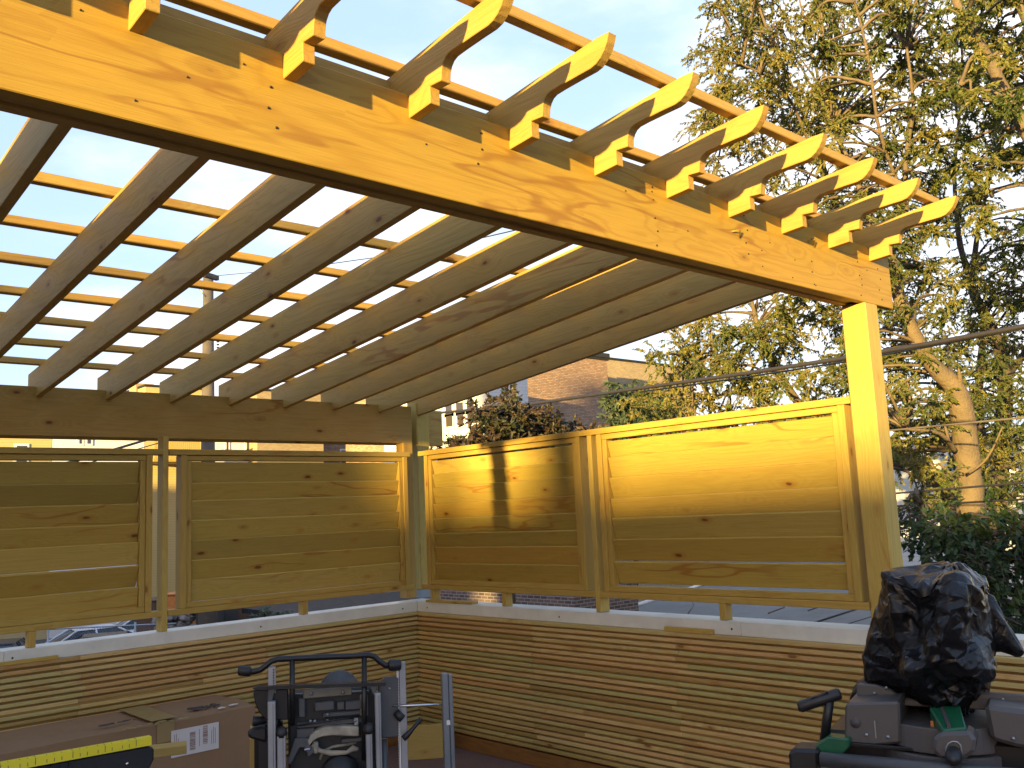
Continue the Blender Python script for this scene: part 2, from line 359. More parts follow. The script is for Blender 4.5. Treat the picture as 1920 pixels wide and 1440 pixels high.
# ------------------------------------------------------------------ materials of the surroundings
def facade(name, kind, c1, c2=None, mortar=(.25, .22, .2)):
    m, nt, bs = new_mat(name); N = NT(nt)
    g = N.n('ShaderNodeNewGeometry'); sp = N.n('ShaderNodeSeparateXYZ', inp={0: g.outputs['Position']}); sn = N.n('ShaderNodeSeparateXYZ', inp={0: g.outputs['True Normal']})
    fx = N.math('GREATER_THAN', N.math('ABSOLUTE', sn.outputs[0]), .6)
    u = N.math('ADD', N.math('MULTIPLY', sp.outputs[0], N.math('SUBTRACT', 1, fx)), N.math('MULTIPLY', sp.outputs[1], fx))
    v = N.n('ShaderNodeCombineXYZ', inp={0: u, 1: sp.outputs[2], 2: 0}).outputs[0]
    big = N.noise(g.outputs['Position'], .35, 4, .6)
    if kind == 'brick':
        b = N.n('ShaderNodeTexBrick', inp={'Vector': v, 'Color1': c4(c1), 'Color2': c4(c2), 'Mortar': c4(mortar), 'Scale': 1.0, 'Mortar Size': .011, 'Mortar Smooth': .2, 'Bias': -.1, 'Brick Width': .215, 'Row Height': .075})
        col = N.mix(N.mapr(big, .3, .7, 0, .45), b.outputs[0], N.mix(1.0, b.outputs[0], (.62, .6, .6, 1), 'MULTIPLY'))
        bp = N.n('ShaderNodeBump', inp={'Strength': .6, 'Distance': .01, 'Height': b.outputs[1]}); bp.invert = True; N.link(bp.outputs[0], bs.inputs['Normal'])
    elif kind == 'siding':
        fr = N.math('FRACT', N.math('DIVIDE', sp.outputs[2], .13))
        ln = N.mapr(fr, 0, .12, 1, 0)
        col = N.mix(N.math('MULTIPLY', ln, .6), N.mix(N.mapr(big, .3, .7, 0, .5), c4(c1), c4(c2 or tuple(x * .85 for x in c1))), c4(tuple(x * .35 for x in c1)))
        bp = N.n('ShaderNodeBump', inp={'Strength': .7, 'Distance': .02, 'Height': fr}); N.link(bp.outputs[0], bs.inputs['Normal'])
    else:
        col = N.mix(N.mapr(big, .3, .7, 0, .6), c4(c1), c4(c2 or tuple(x * .8 for x in c1)))
    N.link(col, bs.inputs['Base Color']); bs.inputs['Roughness'].default_value = .85; bs.inputs['Specular IOR Level'].default_value = .2
    return m
M['brick'] = facade('common_brick', 'brick', (.46, .29, .18), (.30, .17, .10), (.20, .16, .12))
M['yellowbrick'] = facade('buff_brick', 'brick', (.46, .33, .16), (.36, .24, .11), (.3, .26, .2))
M['greybrick'] = facade('old_garage_brick', 'brick', (.17, .11, .09), (.09, .055, .05), (.27, .25, .23))
M['wsiding'] = facade('white_clapboard', 'siding', (.66, .65, .62))
M['ysiding'] = facade('cream_boards', 'siding', (.55, .42, .18))
M['gsiding'] = facade('grey_clapboard', 'siding', (.30, .30, .29))
M['stucco'] = facade('white_render', 'plain', (.72, .70, .66))
M['glass'] = plain('dark_window_glass', (.05, .04, .035), .08, spec=.8, scale=.5)
M['trim'] = plain('white_window_trim', (.7, .68, .64), .5, var=.04)
M['tar'] = plain('black_tar_roof', (.012, .012, .013), .95, scale=1.2, bump=.02, coord='Object')
M['asphalt'] = plain('worn_asphalt', (.07, .068, .065), .9, scale=.6, bump=.01)
M['roofgrey'] = plain('grey_rolled_roofing', (.15, .145, .135), .9, var=.1, scale=.8)
M['dark'] = plain('dark_seam', (.02, .02, .022), .8)
M['polewood'] = plain('weathered_pole', (.13, .10, .075), .9, scale=3, bump=.02, col2=(.07, .06, .055))
M['cable'] = plain('black_cable', (.03, .025, .025), .6)
M['cable2'] = plain('grey_cable', (.16, .13, .10), .6)
# ------------------------------------------------------------------ setting
m = MB(); m.box(-8.6, .28, -12, .19, -.22, -.06); m.build('deck_floor', M['deck'] if 'deck' in M else M['skirt'], None, kind='structure')
m = MB(); m.box(-400, 600, -400, 600, GROUND - .5, GROUND); m.build('ground', M['asphalt'], None, kind='structure')
def house(name, x0, x1, y0, y1, z1, wall_mat, label, cat='building', roof=M['tar'], parapet=.25, group=None, windows=(), trim=True):
    root = empty(name, ((x0 + x1) / 2, (y0 + y1) / 2, GROUND), label=label, cat=cat, group=group)
    m = MB(); m.box(x0, x1, y0, y1, GROUND, z1); wl = m.build('wall', wall_mat, root)
    m = MB(); m.box(x0 - .06, x1 + .06, y0 - .06, y1 + .06, z1 + .002, z1 + .12); m.build('roof', roof, root)
    for (ax, a0, a1, b0, b1) in windows:      # ax 'x': on the west face (x0); 'y': on the south face (y0)
        f = MB(); g = MB()
        if ax == 'x':
            f.box(x0 - .05, x0 - .002, a0 - .1, a1 + .1, b0 - .1, b1 + .1); g.box(x0 - .062, x0 - .052, a0, a1, b0, b1)
        else:
            f.box(a0 - .1, a1 + .1, y0 - .05, y0 - .002, b0 - .1, b1 + .1); g.box(a0, a1, y0 - .062, y0 - .052, b0, b1)
        fo = f.build('window', M['trim'], root); g.build('pane', M['glass'], fo)
    return root
def hx(px, py, X): v = ray(px, py); t = (X - CAM.x) / v.x; p = CAM + v * t; return p.y, p.z
def hy(px, py, Y): v = ray(px, py); t = (Y - CAM.y) / v.y; p = CAM + v * t; return p.x, p.z
# white house with six small panes, sunlit west face
P = at(916, 740, 33)
wy1 = hx(800, 760, P.x)[0]; zt = hx(916, 705, P.x)[1] + .3
wins = []
for (a, b, c, d) in ((837, 849, 758, 777), (838, 850, 780, 800), (857, 870, 755, 774), (859, 871, 777, 797), (877, 890, 752, 771), (878, 890, 775, 794)):
    y1_, _ = hx(a, c, P.x); y0_, _ = hx(b, c, P.x); mid = (a + b) / 2
    wins.append(('x', min(y0_, y1_), max(y0_, y1_), hx(mid, d, P.x)[1], hx(mid, c, P.x)[1]))
house('white_house', P.x, hy(990, 740, P.y)[0], P.y, wy1 + 3, zt, M['wsiding'], 'white clapboard house with rows of dark panes just right of the corner post', 'house', windows=wins)
# long brick building with a stepped parapet
Pb = at(1141, 720, 44)
zb0 = hy(1100, 672, Pb.y)[1]
x0 = hy(930, 760, Pb.y)[0]
b = house('brick_building', x0, Pb.x, Pb.y, Pb.y + 12, zb0, M['brick'], 'tall brown brick building seen above the half sunlit screen')
m = MB(); xa = hy(1088, 672, Pb.y)[0]; m.box(xa, Pb.x + .1, Pb.y - .1, Pb.y + .5, zb0 + .125, zb0 + .34); m.build('coping', M['dark'], b)
x2 = hy(1300, 700, Pb.y + 3)[0]
house('brick_building', Pb.x + .15, x2, Pb.y + 3, Pb.y + 14, hy(1200, 681, Pb.y + 3)[1], M['yellowbrick'], 'lower buff brick building set back right of the tall brown one')
# row across the car park, seen through the slit over the left screens
Y = 42
def row(name, a, b, ytop, mat, label, wins=(), dy=0, cat='building'):
    xa, _ = hy(a, 800, Y + dy); xb, _ = hy(b, 800, Y + dy); z1 = hy((max(a, 0) + b) / 2, ytop, Y + dy)[1]
    ws = []
    for (p, q, r, s) in wins:
        u0, zb_ = hy(p, s, Y + dy); u1, zt_ = hy(q, r, Y + dy); ws.append(('y', u0, u1, zb_, zt_))
    return house(name, xa, xb, Y + dy, Y + dy + 9, z1, mat, label, cat, windows=ws)
row('cream_building', -400, 98, 742, M['ysiding'], 'sunlit cream building glimpsed over the far left screen', wins=((-60, -30, 800, 850), (30, 50, 836, 870)))
r = row('white_building', 99, 271, 748, M['stucco'], 'bright white rendered building over the left screen', wins=((148, 153, 800, 832), (163, 170, 800, 832)))
r = row('porch_building', 272, 380, 728, M['ysiding'], 'sunlit building with a yellow timber porch left of the utility pole', wins=((300, 318, 760, 800),))
m = MB()
for k in range(24):
    x = hy(290 + k * 3.6, 800, Y - 2)[0]; z = hy(330, 838, Y - 2)[1]
    m.box(x, x + .05, Y - 2, Y - 1.95, z - .6, z + .35, long=2)
xa, xb = hy(288, 800, Y - 2)[0], hy(378, 800, Y - 2)[0]; m.box(xa, xb, Y - 2.01, Y - 1.9, z + .352, z + .43)
m.box(xa, xb, Y - 2.02, Y - .05, z - .75, z - .61)
m.build('porch_railing', M['frame'], r)
m = MB(); xa, _ = hy(268, 720, Y); xb, z1 = hy(302, 719, Y); m.box(xa, xb, Y + 1, Y + 2, z1 - 1.2, z1 + .1); m.build('chimney', M['yellowbrick'], r)
row('white_building', 381, 481, 752, M['stucco'], 'bright white building right of the utility pole', wins=((424, 427, 815, 850), (462, 466, 815, 850)))
row('brick_building', 482, 606, 736, M['yellowbrick'], 'sunlit buff brick building showing between the rafter ends', wins=((530, 548, 770, 800),), dy=-1)
row('brick_building', 607, 900, 748, M['brick'], 'long low brick building seen in the slit just left of the corner post', wins=((640, 660, 845, 880),))
# low garages beyond the parapet
zr = -.87
q = [onz(1163, 1144, zr), onz(1330, 1092, zr), onz(1760, 1082, zr), onz(2050, 1200, zr), onz(1163, 1215, zr)]
root = empty('shingle_garage', (q[0] + q[2]) / 2 * 1.0, label='low garage with a grey rolled roof right below the sunny screens', cat='garage')
root.location.z = GROUND
m = MB(); pts = [(v.x, v.y) for v in q][::-1]; m.prism(pts, zr - .12, zr, lambda a, b, h: Vector((a, b, h))); rf = m.build('roof', M['roofgrey'], root)
cx = sum(p[0] for p in pts) / 5; cy = sum(p[1] for p in pts) / 5
m = MB(); m.prism([(cx + (a - cx) * .97, cy + (b_ - cy) * .97) for a, b_ in pts], GROUND, zr - .122, lambda a, b, h: Vector((a, b, h))); m.build('wall', M['gsiding'], root)
m = MB(); m.tube([onz(1163, 1144, zr + .03), onz(1330, 1092, zr + .03)], .05, 6); m.build('drip_edge', M['trim'], rf)
m = MB(); m.tube([onz(1520, 1170, zr + .012), onz(1640, 1131, zr + .012)], .022, 4); m.build('roof_seam', M['dark'], rf)
m = MB(); m.tube([onz(1570, 1176, zr + .005), onz(1660, 1148, zr + .005)], .01, 4); m.build('roof_seam', M['dark'], rf)
random.seed(5)
for k in range(4):
    a = (1290 + k * 75, 1150 + random.uniform(-12, 10)); pts = [onz(a[0], a[1], zr + .1)]
    for j in range(4): pts.append(pts[-1] + Vector((random.uniform(.1, .5), random.uniform(-.3, .3), random.uniform(0, .1))))
    m = MB(); m.tube(pts, [.018, .014, .012, .008, .004], 5); m.build('fallen_branch', M['polewood'], None, label=('thin fallen branch lying on the grey roof near the mid screen leg', 'crooked fallen twig on the grey roof right of the middle leg', 'forked looking fallen twig on the grey roof by the third leg', 'rightmost fallen branch on the grey garage roof')[k], cat='fallen branch')
g0 = onz(1070, 1150, -1.1); g1 = at(1196, 1120, 21)
root = empty('brick_garage', ((g0.x + g1.x) / 2, g1.y + 2, GROUND), label='low brick garage below the middle screen post', cat='garage')
m = MB(); xa, za = hy(1075, 1090, g1.y); m.box(xa, g1.x, g1.y, g1.y + 5, GROUND, za); m.build('wall', M['greybrick'], root)
m = MB(); m.box(xa - .1, g1.x + .1, g1.y - .1, g1.y + 5.1, za + .002, za + .1); m.build('roof', M['tar'], root)
c0 = onz(500, 1152, -1.0); c1 = onz(1060, 1130, -1.0)
root = empty('black_roof_garage', (c0 + c1) / 2, label='low garage with a black tar roof behind the corner', cat='garage'); root.location.z = GROUND
m = MB(); xs = sorted((c0.x, c1.x)); m.box(xs[0], xs[1] + 1, min(c0.y, c1.y) - 1, max(c0.y, c1.y) + 1, GROUND, -1.001); m.build('wall', M['greybrick'], root)
m = MB(); m.box(xs[0] - .2, xs[1] + 1.1, min(c0.y, c1.y) - 1.2, max(c0.y, c1.y) + 1.2, -1, -.86); rf = m.build('roof', M['tar'], root)
# white house behind the trees on the right
Pw = at(1655, 900, 27)
y0 = hx(2080, 900, Pw.x)[0]
house('white_house', Pw.x, Pw.x + 9, Pw.y - 14, Pw.y, at(1700, 835, 27).z, M['wsiding'], 'white clapboard house half hidden behind the trunks on the right', 'house', windows=[('x', Pw.y - 3.2, Pw.y - 2.4, -1, .4), ('x', Pw.y - 6.2, Pw.y - 5.2, -1, .4)])
# unseen blocks added behind the viewer to hold back the low sun
SH = Vector((SUN.x, SUN.y, 0)).normalized(); SN = Vector((-SH.y, SH.x, 0))
def shade(w0, w1, s, top, name, label, mat, depth=8):
    c = SN * ((w0 + w1) / 2) - SH * s
    root = empty(name, (c.x, c.y, GROUND), math.atan2(SN.y, SN.x), label=label, cat='building')
    m = MB(); a = (w1 - w0) / 2
    T = Matrix.Translation((c.x, c.y, 0)) @ Matrix.Rotation(math.atan2(SN.y, SN.x), 4, 'Z')
    m.box(-a, a, 0, depth, GROUND, top - .3, M=T); wl = m.build('wall', mat, root)
    m = MB(); m.box(-a - .0, a + .0, -.1, depth, top - .298, top, M=T); m.build('roof', M['tar'], root)
    return root, T
r, T = shade(-14, .18, 50, 5.32, 'unseen_sun_blocker', 'added unseen long low block toward the sunset, shading the lower screens', M['brick'])  # unseen, added so its top edge sets the sun line on the right screens
m = MB(); m.box(5.10, 5.68, .3, .8, 5.2, 6.45, M=T); m.build('chimney', M['brick'], r)  # unseen stack added to darken the right end of the corner screen
m = MB(); m.cyl(T @ Vector((-.30 + 6.91, .8, 5.7)), (0, 0, 1), .14, 1.6, 10); m.build('unseen_sun_blocker_pipe', M['steel'], r)  # unseen pipe added for the narrow dark strip near the corner
shade(.12, 6, 30, 4.85, 'unseen_sun_blocker', 'added unseen taller block toward the sunset, shading the left screens', M['brick'])  # unseen, added to keep sun off the left screens
shade(6.5, 11.2, 70, 15.0, 'unseen_tall_sun_blocker', 'added unseen tall block far toward the sunset, shading the brown brick building', M['brick'])  # unseen, added to shade the tall brick wall below its top
shade(11.3, 46, 35, 8.4, 'unseen_sun_blocker', 'added unseen long block toward the sunset, shading the car park', M['brick'])  # unseen, added to put the cars and ground in shade
# ------------------------------------------------------------------ pole, wires, fence, cars
pole_c = at(390, 900, 27)
root = empty('utility_pole', (pole_c.x, pole_c.y, GROUND), label='weathered wooden utility pole rising behind the rafters on the left', cat='utility pole')
zt = at(395, 505, 27).z
m = MB(); m.tube([(pole_c.x, pole_c.y, GROUND), (pole_c.x, pole_c.y, 2), (pole_c.x, pole_c.y, zt)], [.30, .22, .15], 14); m.build('shaft', M['polewood'], root)
ca = at(395, 518, 26.8)
m = MB(); m.box(-.28, .28, -.06, .06, -.07, .07, M=Matrix.Translation(ca) @ Matrix.Rotation(.4, 4, 'Z')); m.build('crossarm', M['polewood'], root)
m = MB(); m.tube([at(372, 538, 26.8), at(386, 556, 26.8)], .03, 6); m.build('brace', M['steel'], root)
m = MB(); cb = at(408, 665, 26.8)
for k in range(9): m.box(-.02, .04, -.03, .03, -.35 + k * .09, -.31 + k * .09, M=Matrix.Translation(cb + Vector((0, 0, 0))))
m.build('step_bolts', M['dark'], root)
root2 = M['dark']
def wire(pts, r, label, mat=M['cable'], sag=.0):
    P_ = [at(*p) for p in pts]; out = []
    for a, b_ in zip(P_, P_[1:]):
        for k in range(12): out.append(a.lerp(b_, k / 12))
    out.append(P_[-1])
    m = MB(); m.tube(out, r, 6); return m.build('overhead_wire', mat, None, label=label, cat='overhead wire', group='wires crossing the back lane')
wire([(560, 800, 22), (835, 773, 17), (1000, 757, 14.8), (1200, 728, 12.6), (1400, 700, 11), (1580, 672, 9.9), (1740, 645, 9), (1920, 612, 8.2), (2100, 575, 7.5)], .026, 'thickest black cable, crossing from the white house behind the tall post to the right edge')
wire([(1200, 735, 12.9), (1400, 707, 11.2), (1580, 679, 10.1), (1740, 650, 9.2), (1920, 616, 8.4), (2100, 580, 7.6)], .011, 'thin grey wire strapped just under the thickest cable', M['cable2'])
wire([(1400, 832, 16), (1680, 806, 13), (1920, 783, 11), (2100, 765, 10)], .014, 'single pale wire level with the tree fork right of the tall post', M['cable2'])
wire([(1400, 945, 15), (1680, 925, 12), (1920, 905, 10), (2100, 890, 9)], .014, 'upper of the two low cables in front of the trunks')
wire([(1400, 962, 15), (1680, 949, 12), (1800, 943, 11), (1920, 936, 10), (2100, 925, 9)], .014, 'lower of the two low cables in front of the trunks')
wire([(1480, 283, 14), (1560, 261, 13), (1700, 225, 12), (1920, 160, 10.5), (2050, 120, 10)], .006, 'fine dark wire crossing the tree crown above the rafter tails')
wire([(395, 518, 26.7), (560, 503, 22), (680, 486, 19), (800, 470, 16), (960, 433, 13), (1100, 400, 11)], .009, 'fine wire running right from the utility pole seen between rafters')
wire([(-60, 905, 18), (140, 865, 22), (270, 826, 25), (388, 800, 26.7)], .035, 'thick cable sagging left from the utility pole across the white building')
wire([(-60, 925, 18), (160, 870, 22), (300, 830, 25), (388, 806, 26.7)], .014, 'thin cable sagging left from the utility pole below the thick one')
# chain link fence by the car park
root = empty('chain_link_fence', onz(90, 1215, -2.2), label='chain link fence in front of the parked cars', cat='fence'); root.location.z = GROUND
fa, fb_ = at(-60, 1215, 25), at(330, 1160, 25); fa.z = fb_.z = 0
d = (fb_ - fa); Lf = d.length; d.normalize(); ztop = at(150, 1177, 25).z
m = MB(); m.tube([fa + Vector((0, 0, ztop)), fb_ + Vector((0, 0, ztop))], .022, 8); m.build('top_rail', M['steel'], root)
for t in (2.2, 4.6):
    p = fa + d * t; m = MB(); m.tube([(p.x, p.y, GROUND), (p.x, p.y, ztop + .08)], .03, 8); m.build('fence_post', M['steel'], root)
m = MB(); k = 0.0
while k < Lf - .8:
    for s_ in (1, -1):
        a = fa + d * (k if s_ > 0 else k + .8); b_ = fa + d * (k + .8 if s_ > 0 else k); m.tube([a + Vector((0, 0, ztop - .8)), b_ + Vector((0, 0, ztop))], .003, 3, cap=False)
    k += .08
m.build('mesh', M['steel'], root)
M['paintw'] = plain('white_car_paint', (.62, .64, .70), .25, var=.02); M['paintb'] = plain('black_car_paint', (.010, .011, .018), .35, var=.02, spec=.25)
M['carglass'] = plain('car_window', (.02, .035, .05), .12, spec=.45); M['rubber'] = plain('black_rubber', (.015, .015, .015), .8); M['tail'] = plain('red_tail_lamp', (.35, .01, .02), .2)
def car(c, rz, paint, label):
    root = empty('parked_car', (0, 0, 0), label=label, cat='car', group='cars parked beyond the fence')
    secs = [(-2.25, .62, .50), (-2.2, .86, .35), (-1.7, .97, .25), (-1.2, 1.02, .2), (-.1, 1.0, .2), (1.1, .96, .2), (1.9, .84, .22), (2.25, .62, .40)]
    m = MB(); vs = []; n = 10
    for (x, zt_, zb_) in secs:
        for k in range(n):
            a = math.pi * 2 * k / n; y = .88 * (abs(math.cos(a)) ** .35) * (1 if math.cos(a) >= 0 else -1); zz = (zt_ + zb_) / 2 + (zt_ - zb_) / 2 * (abs(math.sin(a)) ** .5) * (1 if math.sin(a) >= 0 else -1)
            vs.append(Vector((x, y, zz)))
    fs = [tuple(range(n))[::-1], tuple(range((len(secs) - 1) * n, len(secs) * n))]
    for i in range(len(secs) - 1):
        for k in range(n): fs.append((i * n + k, i * n + (k + 1) % n, (i + 1) * n + (k + 1) % n, (i + 1) * n + k))
    m.add(vs, fs, smooth=True); m.build('body', paint, root)
    def hull(pts, yb, yt, name, mat, par, grow=0):
        m = MB(); vs = []
        for s_ in (1, -1):
            for (x, z, k) in pts: vs.append(Vector((x, s_ * ((yt if k else yb) + grow), z)))
        n = len(pts); fs = [tuple(range(n)), tuple(range(n, 2 * n))[::-1]] + [(i, n + i, n + (i + 1) % n, (i + 1) % n) for i in range(n)]
        m.add(vs, fs); return m.build(name, mat, par, .02)
    hull([(-1.75, .98, 0), (-.95, 1.42, 1), (.35, 1.44, 1), (1.25, .97, 0)], .80, .60, 'windows', M['carglass'], root)
    hull([(-1.02, 1.425, 1), (-.95, 1.455, 1), (.35, 1.475, 1), (.42, 1.435, 1)], .62, .62, 'roof', paint, root)
    for s_ in (1, -1):
        for (xa, xb) in ((.40, 1.27), (-.35, -.28), (-1.0, -1.78)):
            m = MB(); m.tube([(xa, s_ * .64, 1.44), (xb, s_ * .82, .97)], .035, 6); m.build('pillar', paint, root)
    for x in (-1.4, 1.4):
        for s_ in (1, -1):
            m = MB(); m.cyl((x, s_ * .80, .32), (0, 1, 0), .32, .2, 20); wh = m.build('wheel', M['rubber'], root)
            m = MB(); m.cyl((x, s_ * .905, .32), (0, 1, 0), .19, .02, 14); m.build('rim', M['steel'], wh)
    for s_ in (1, -1):
        m = MB(); m.box(-2.27, -2.0, s_ * .62 - .2, s_ * .62 + .2, .70, .86); m.build('tail_light', M['tail'], root, .02)
    root.location = c; root.rotation_euler = (0, 0, rz)
def carpos(px, py, dep): p = at(px, py, dep); return Vector((p.x, p.y, GROUND))
car(carpos(178, 1240, 30.8), 2.83, M['paintb'], 'black car whose roof shows just above the parapet cap')
car(carpos(-2, 1235, 30.5), 1.15, M['paintb'], 'black car with a red tail lamp at the far left edge')
car(carpos(192, 1205, 33.6), -.12, M['paintw'], 'white car with a dark red tail lamp behind the black one')
car(carpos(300, 1195, 38), -.25, M['paintw'], 'white car farthest right in the parking row')
# clutter below the left screens
M['orange'] = plain('orange_barrier', (.50, .17, .03), .6); M['bin'] = plain('dark_bin', (.02, .022, .025), .5); M['brownwood'] = plain('brown_boards', (.09, .05, .035), .85, scale=2)
M['rock'] = plain('rubble_stones', (.22, .19, .17), .9, scale=3, bump=.05)
def crate(name, a, b_, ya, yb, dep, th, mat, label, cat):
    p0 = at(a, yb, dep); p1 = at(b_, ya, dep); c = (p0 + p1) / 2; wd = (Vector((p1.x, p1.y, 0)) - Vector((p0.x, p0.y, 0))).length; h = p1.z - p0.z
    m = MB(); az = math.atan2((p1 - p0).y, (p1 - p0).x)
    T = Matrix.Translation((c.x, c.y, 0)) @ Matrix.Rotation(az, 4, 'Z')
    root = empty(name, (c.x, c.y, GROUND), az, label=label, cat=cat)
    m.box(-wd / 2, wd / 2, 0, th, GROUND, p1.z - .06, M=T); m.build('body', mat, root, .03)
    m = MB(); m.box(-wd / 2 - .04, wd / 2 + .04, -.04, th + .04, p1.z - .058, p1.z, M=T); m.build('lid', mat, root, .02)
crate('orange_crate', 300, 366, 1112, 1200, 30, 1.2, M['orange'], 'orange container right of the left screen post', 'container')
crate('trash_bin', 366, 421, 1090, 1200, 27.5, .8, M['bin'], 'dark bin at the foot of the utility pole', 'bin')
crate('wooden_shed', 252, 292, 1125, 1200, 32, 1.5, M['brownwood'], 'brown boarded shed beyond the white cars', 'shed')
crate('wooden_shed', 428, 520, 1100, 1200, 31, 2, M['brownwood'], 'long brown boarded shed right of the dark bin', 'shed')
m = MB(); random.seed(9)
for k in range(60):
    p = at(random.uniform(300, 372), random.uniform(1150, 1180), 28); p = Vector((p.x + random.uniform(-.3, .3), p.y + random.uniform(-.5, .5), p.z))
    s_ = random.uniform(.08, .22); m.box(-s_, s_, -s_ * .7, s_ * .7, -s_ * .5, s_ * .5, M=Matrix.Translation(p) @ Matrix.Rotation(random.random() * 3, 4, 'Z') @ Matrix.Rotation(random.random(), 4, 'X'))
m.build('rubble', M['rock'], None, .03, label='heap of broken paving stones in front of the orange container', cat='rubble', kind='stuff')
# ------------------------------------------------------------------ vegetation
def leafmat(name, stops, trans=.35, rough=.5):
    m, nt, bs = new_mat(name); N = NT(nt)
    ti = N.n('ShaderNodeAttribute', attribute_name='tint').outputs['Fac']
    col = N.ramp(ti, stops); N.link(col, bs.inputs['Base Color']); bs.inputs['Roughness'].default_value = rough; bs.inputs['Specular IOR Level'].default_value = .35
    tr = N.n('ShaderNodeBsdfTranslucent', inp={0: N.mix(1.0, col, (1.1, 1.15, .6, 1), 'MULTIPLY')})
    mx = N.n('ShaderNodeMixShader', inp={0: trans}); N.link(bs.outputs[0], mx.inputs[1]); N.link(tr.outputs[0], mx.inputs[2])
    out = [x for x in nt.nodes if x.type == 'OUTPUT_MATERIAL'][0]; N.link(mx.outputs[0], out.inputs[0]); return m
M['bark'] = plain('furrowed_bark', (.17, .12, .07), .9, scale=2.5, bump=.05, col2=(.08, .058, .036))
M['barkd'] = plain('dark_bark', (.09, .065, .045), .9, scale=2.5, bump=.03, col2=(.045, .035, .028))
M['leafy'] = leafmat('yellow_green_leaves', [(0, (.035, .06, .018)), (.3, (.095, .12, .026)), (.7, (.18, .175, .038)), (1, (.27, .215, .05))])
M['leafd'] = leafmat('dark_green_leaves', [(0, (.018, .04, .014)), (.6, (.035, .065, .02)), (1, (.06, .085, .02))], .2)
M['leafr'] = leafmat('russet_leaves', [(0, (.02, .03, .010)), (.5, (.034, .030, .012)), (1, (.055, .028, .012))], .15)
M['leafb'] = leafmat('blue_green_leaves', [(0, (.03, .055, .035)), (1, (.07, .09, .05))], .2)
rnd = random.Random(77)
def rv(s=1.0): return Vector((rnd.uniform(-s, s), rnd.uniform(-s, s), rnd.uniform(-s, s)))
class Leaves:
    def __init__(s): s.v = []; s.f = []; s.t = []
    def leaf(s, p, d, L, W, t):
        d = d.normalized(); a = d.cross(rv()).normalized(); n = a.cross(d)
        b = len(s.v); s.v += [p, p + d * L * .45 + a * W * .5 + n * L * .06, p + d * L, p + d * L * .45 - a * W * .5 + n * L * .06]
        s.f += [(b, b + 1, b + 2), (b, b + 2, b + 3)]; s.t += [t] * 4
    def build(s, name, mat, parent, **k):
        me = bpy.data.meshes.new(name); me.from_pydata([tuple(v) for v in s.v], [], s.f)
        a = me.attributes.new('tint', 'FLOAT', 'POINT'); a.data.foreach_set('value', s.t); me.materials.append(mat)
        o = bpy.data.objects.new(name, me); COL.objects.link(o); o.parent = parent; o.matrix_parent_inverse = parent_world(parent).inverted(); return tag(o, **k)
def wob(pts, r, amp=.04, n=4):
    """smooth a polyline of (pos, radius) with a little wander"""
    out = []; rr = []
    for i in range(len(pts) - 1):
        for k in range(n):
            t = k / n; p0 = pts[max(i - 1, 0)]; p1 = pts[i]; p2 = pts[i + 1]; p3 = pts[min(i + 2, len(pts) - 1)]
            q = .5 * ((2 * p1) + (-p0 + p2) * t + (2 * p0 - 5 * p1 + 4 * p2 - p3) * t * t + (-p0 + 3 * p1 - 3 * p2 + p3) * t ** 3)
            rad = r[i] + (r[i + 1] - r[i]) * t
            out.append(q + rv(amp * rad)); rr.append(rad * rnd.uniform(.93, 1.08))
    out.append(pts[-1]); rr.append(r[-1]); return out, rr
def limb(m, spec, scale=1.0, n=10):
    """spec: list of (px, py, depth, width_px)"""
    pts = [at(a, b_, c) for a, b_, c, _ in spec]; r = [w_ * .78 * c / FPX / 2 for _, _, c, w_ in spec]
    o, rr = wob(pts, r, .10); m.tube(o, rr, n); return list(zip(o, rr))
def clump(lv, tw, c, rad, nt, nl, L, W, droop=.5, tint=(0, 1), anchor=None):
    if anchor is not None:
        a = anchor; mid = a.lerp(c, .5) + Vector((0, 0, rad * .35)) + rv(rad * .25)
        o, rr = wob([a, mid, c], [.030, .020, .010], .3, 5); tw.tube(o, rr, 4, cap=False)
    base_t = rnd.uniform(*tint)
    for i in range(nt):
        d = rv().normalized(); d.z = d.z * .7 + .1; p = c + rv(rad * .45); ln = rad * rnd.uniform(.55, 1.15)
        pts = [p]; k = 5
        for j in range(k):
            d = (d + Vector((0, 0, -droop * .3)) + rv(.35)).normalized(); pts.append(pts[-1] + d * ln / k)
        tw.tube(pts, [.008, .007, .006, .005, .004, .003], 3, cap=False, smooth=False)
        for j in range(nl):
            f = rnd.random() * k; q = int(min(f, k - 1)); pp = pts[q].lerp(pts[q + 1], f - q)
            dd = (pts[q + 1] - pts[q]).normalized() + rv(.9) + Vector((0, 0, -droop))
            lv.leaf(pp, dd, L * rnd.uniform(.45, 1.4), W * rnd.uniform(.6, 1.25), min(1, max(0, base_t + rnd.uniform(-.3, .3))))
def tree(name, label, limbs, clumps, leafmat_, bark, base, L=.060, W=.026, nt=19, nl=38, droop=.5, tint=(.2, .8), cat='tree', group=None, rs=1.0):
    root = empty(name, (base.x, base.y, GROUND), label=label, cat=cat, group=group)
    m = MB(); nodes = []
    for s_ in limbs: nodes += limb(m, s_)
    m.build('trunk', bark, root)
    lv = Leaves(); tw = MB(); nn = [p for p, r in nodes if True]
    for c, r in clumps:
        a = min(nn, key=lambda q: (q - c).length + max(0, q.z - c.z) * .6)
        if (a - c).length > 3.2: a = a.lerp(c, 1 - 2.0 / (a - c).length)
        clump(lv, tw, c, r, nt, nl, L, W, droop, tint, a)
    tw.build('twigs', bark, root); lv.build('crown', leafmat_, root); return root
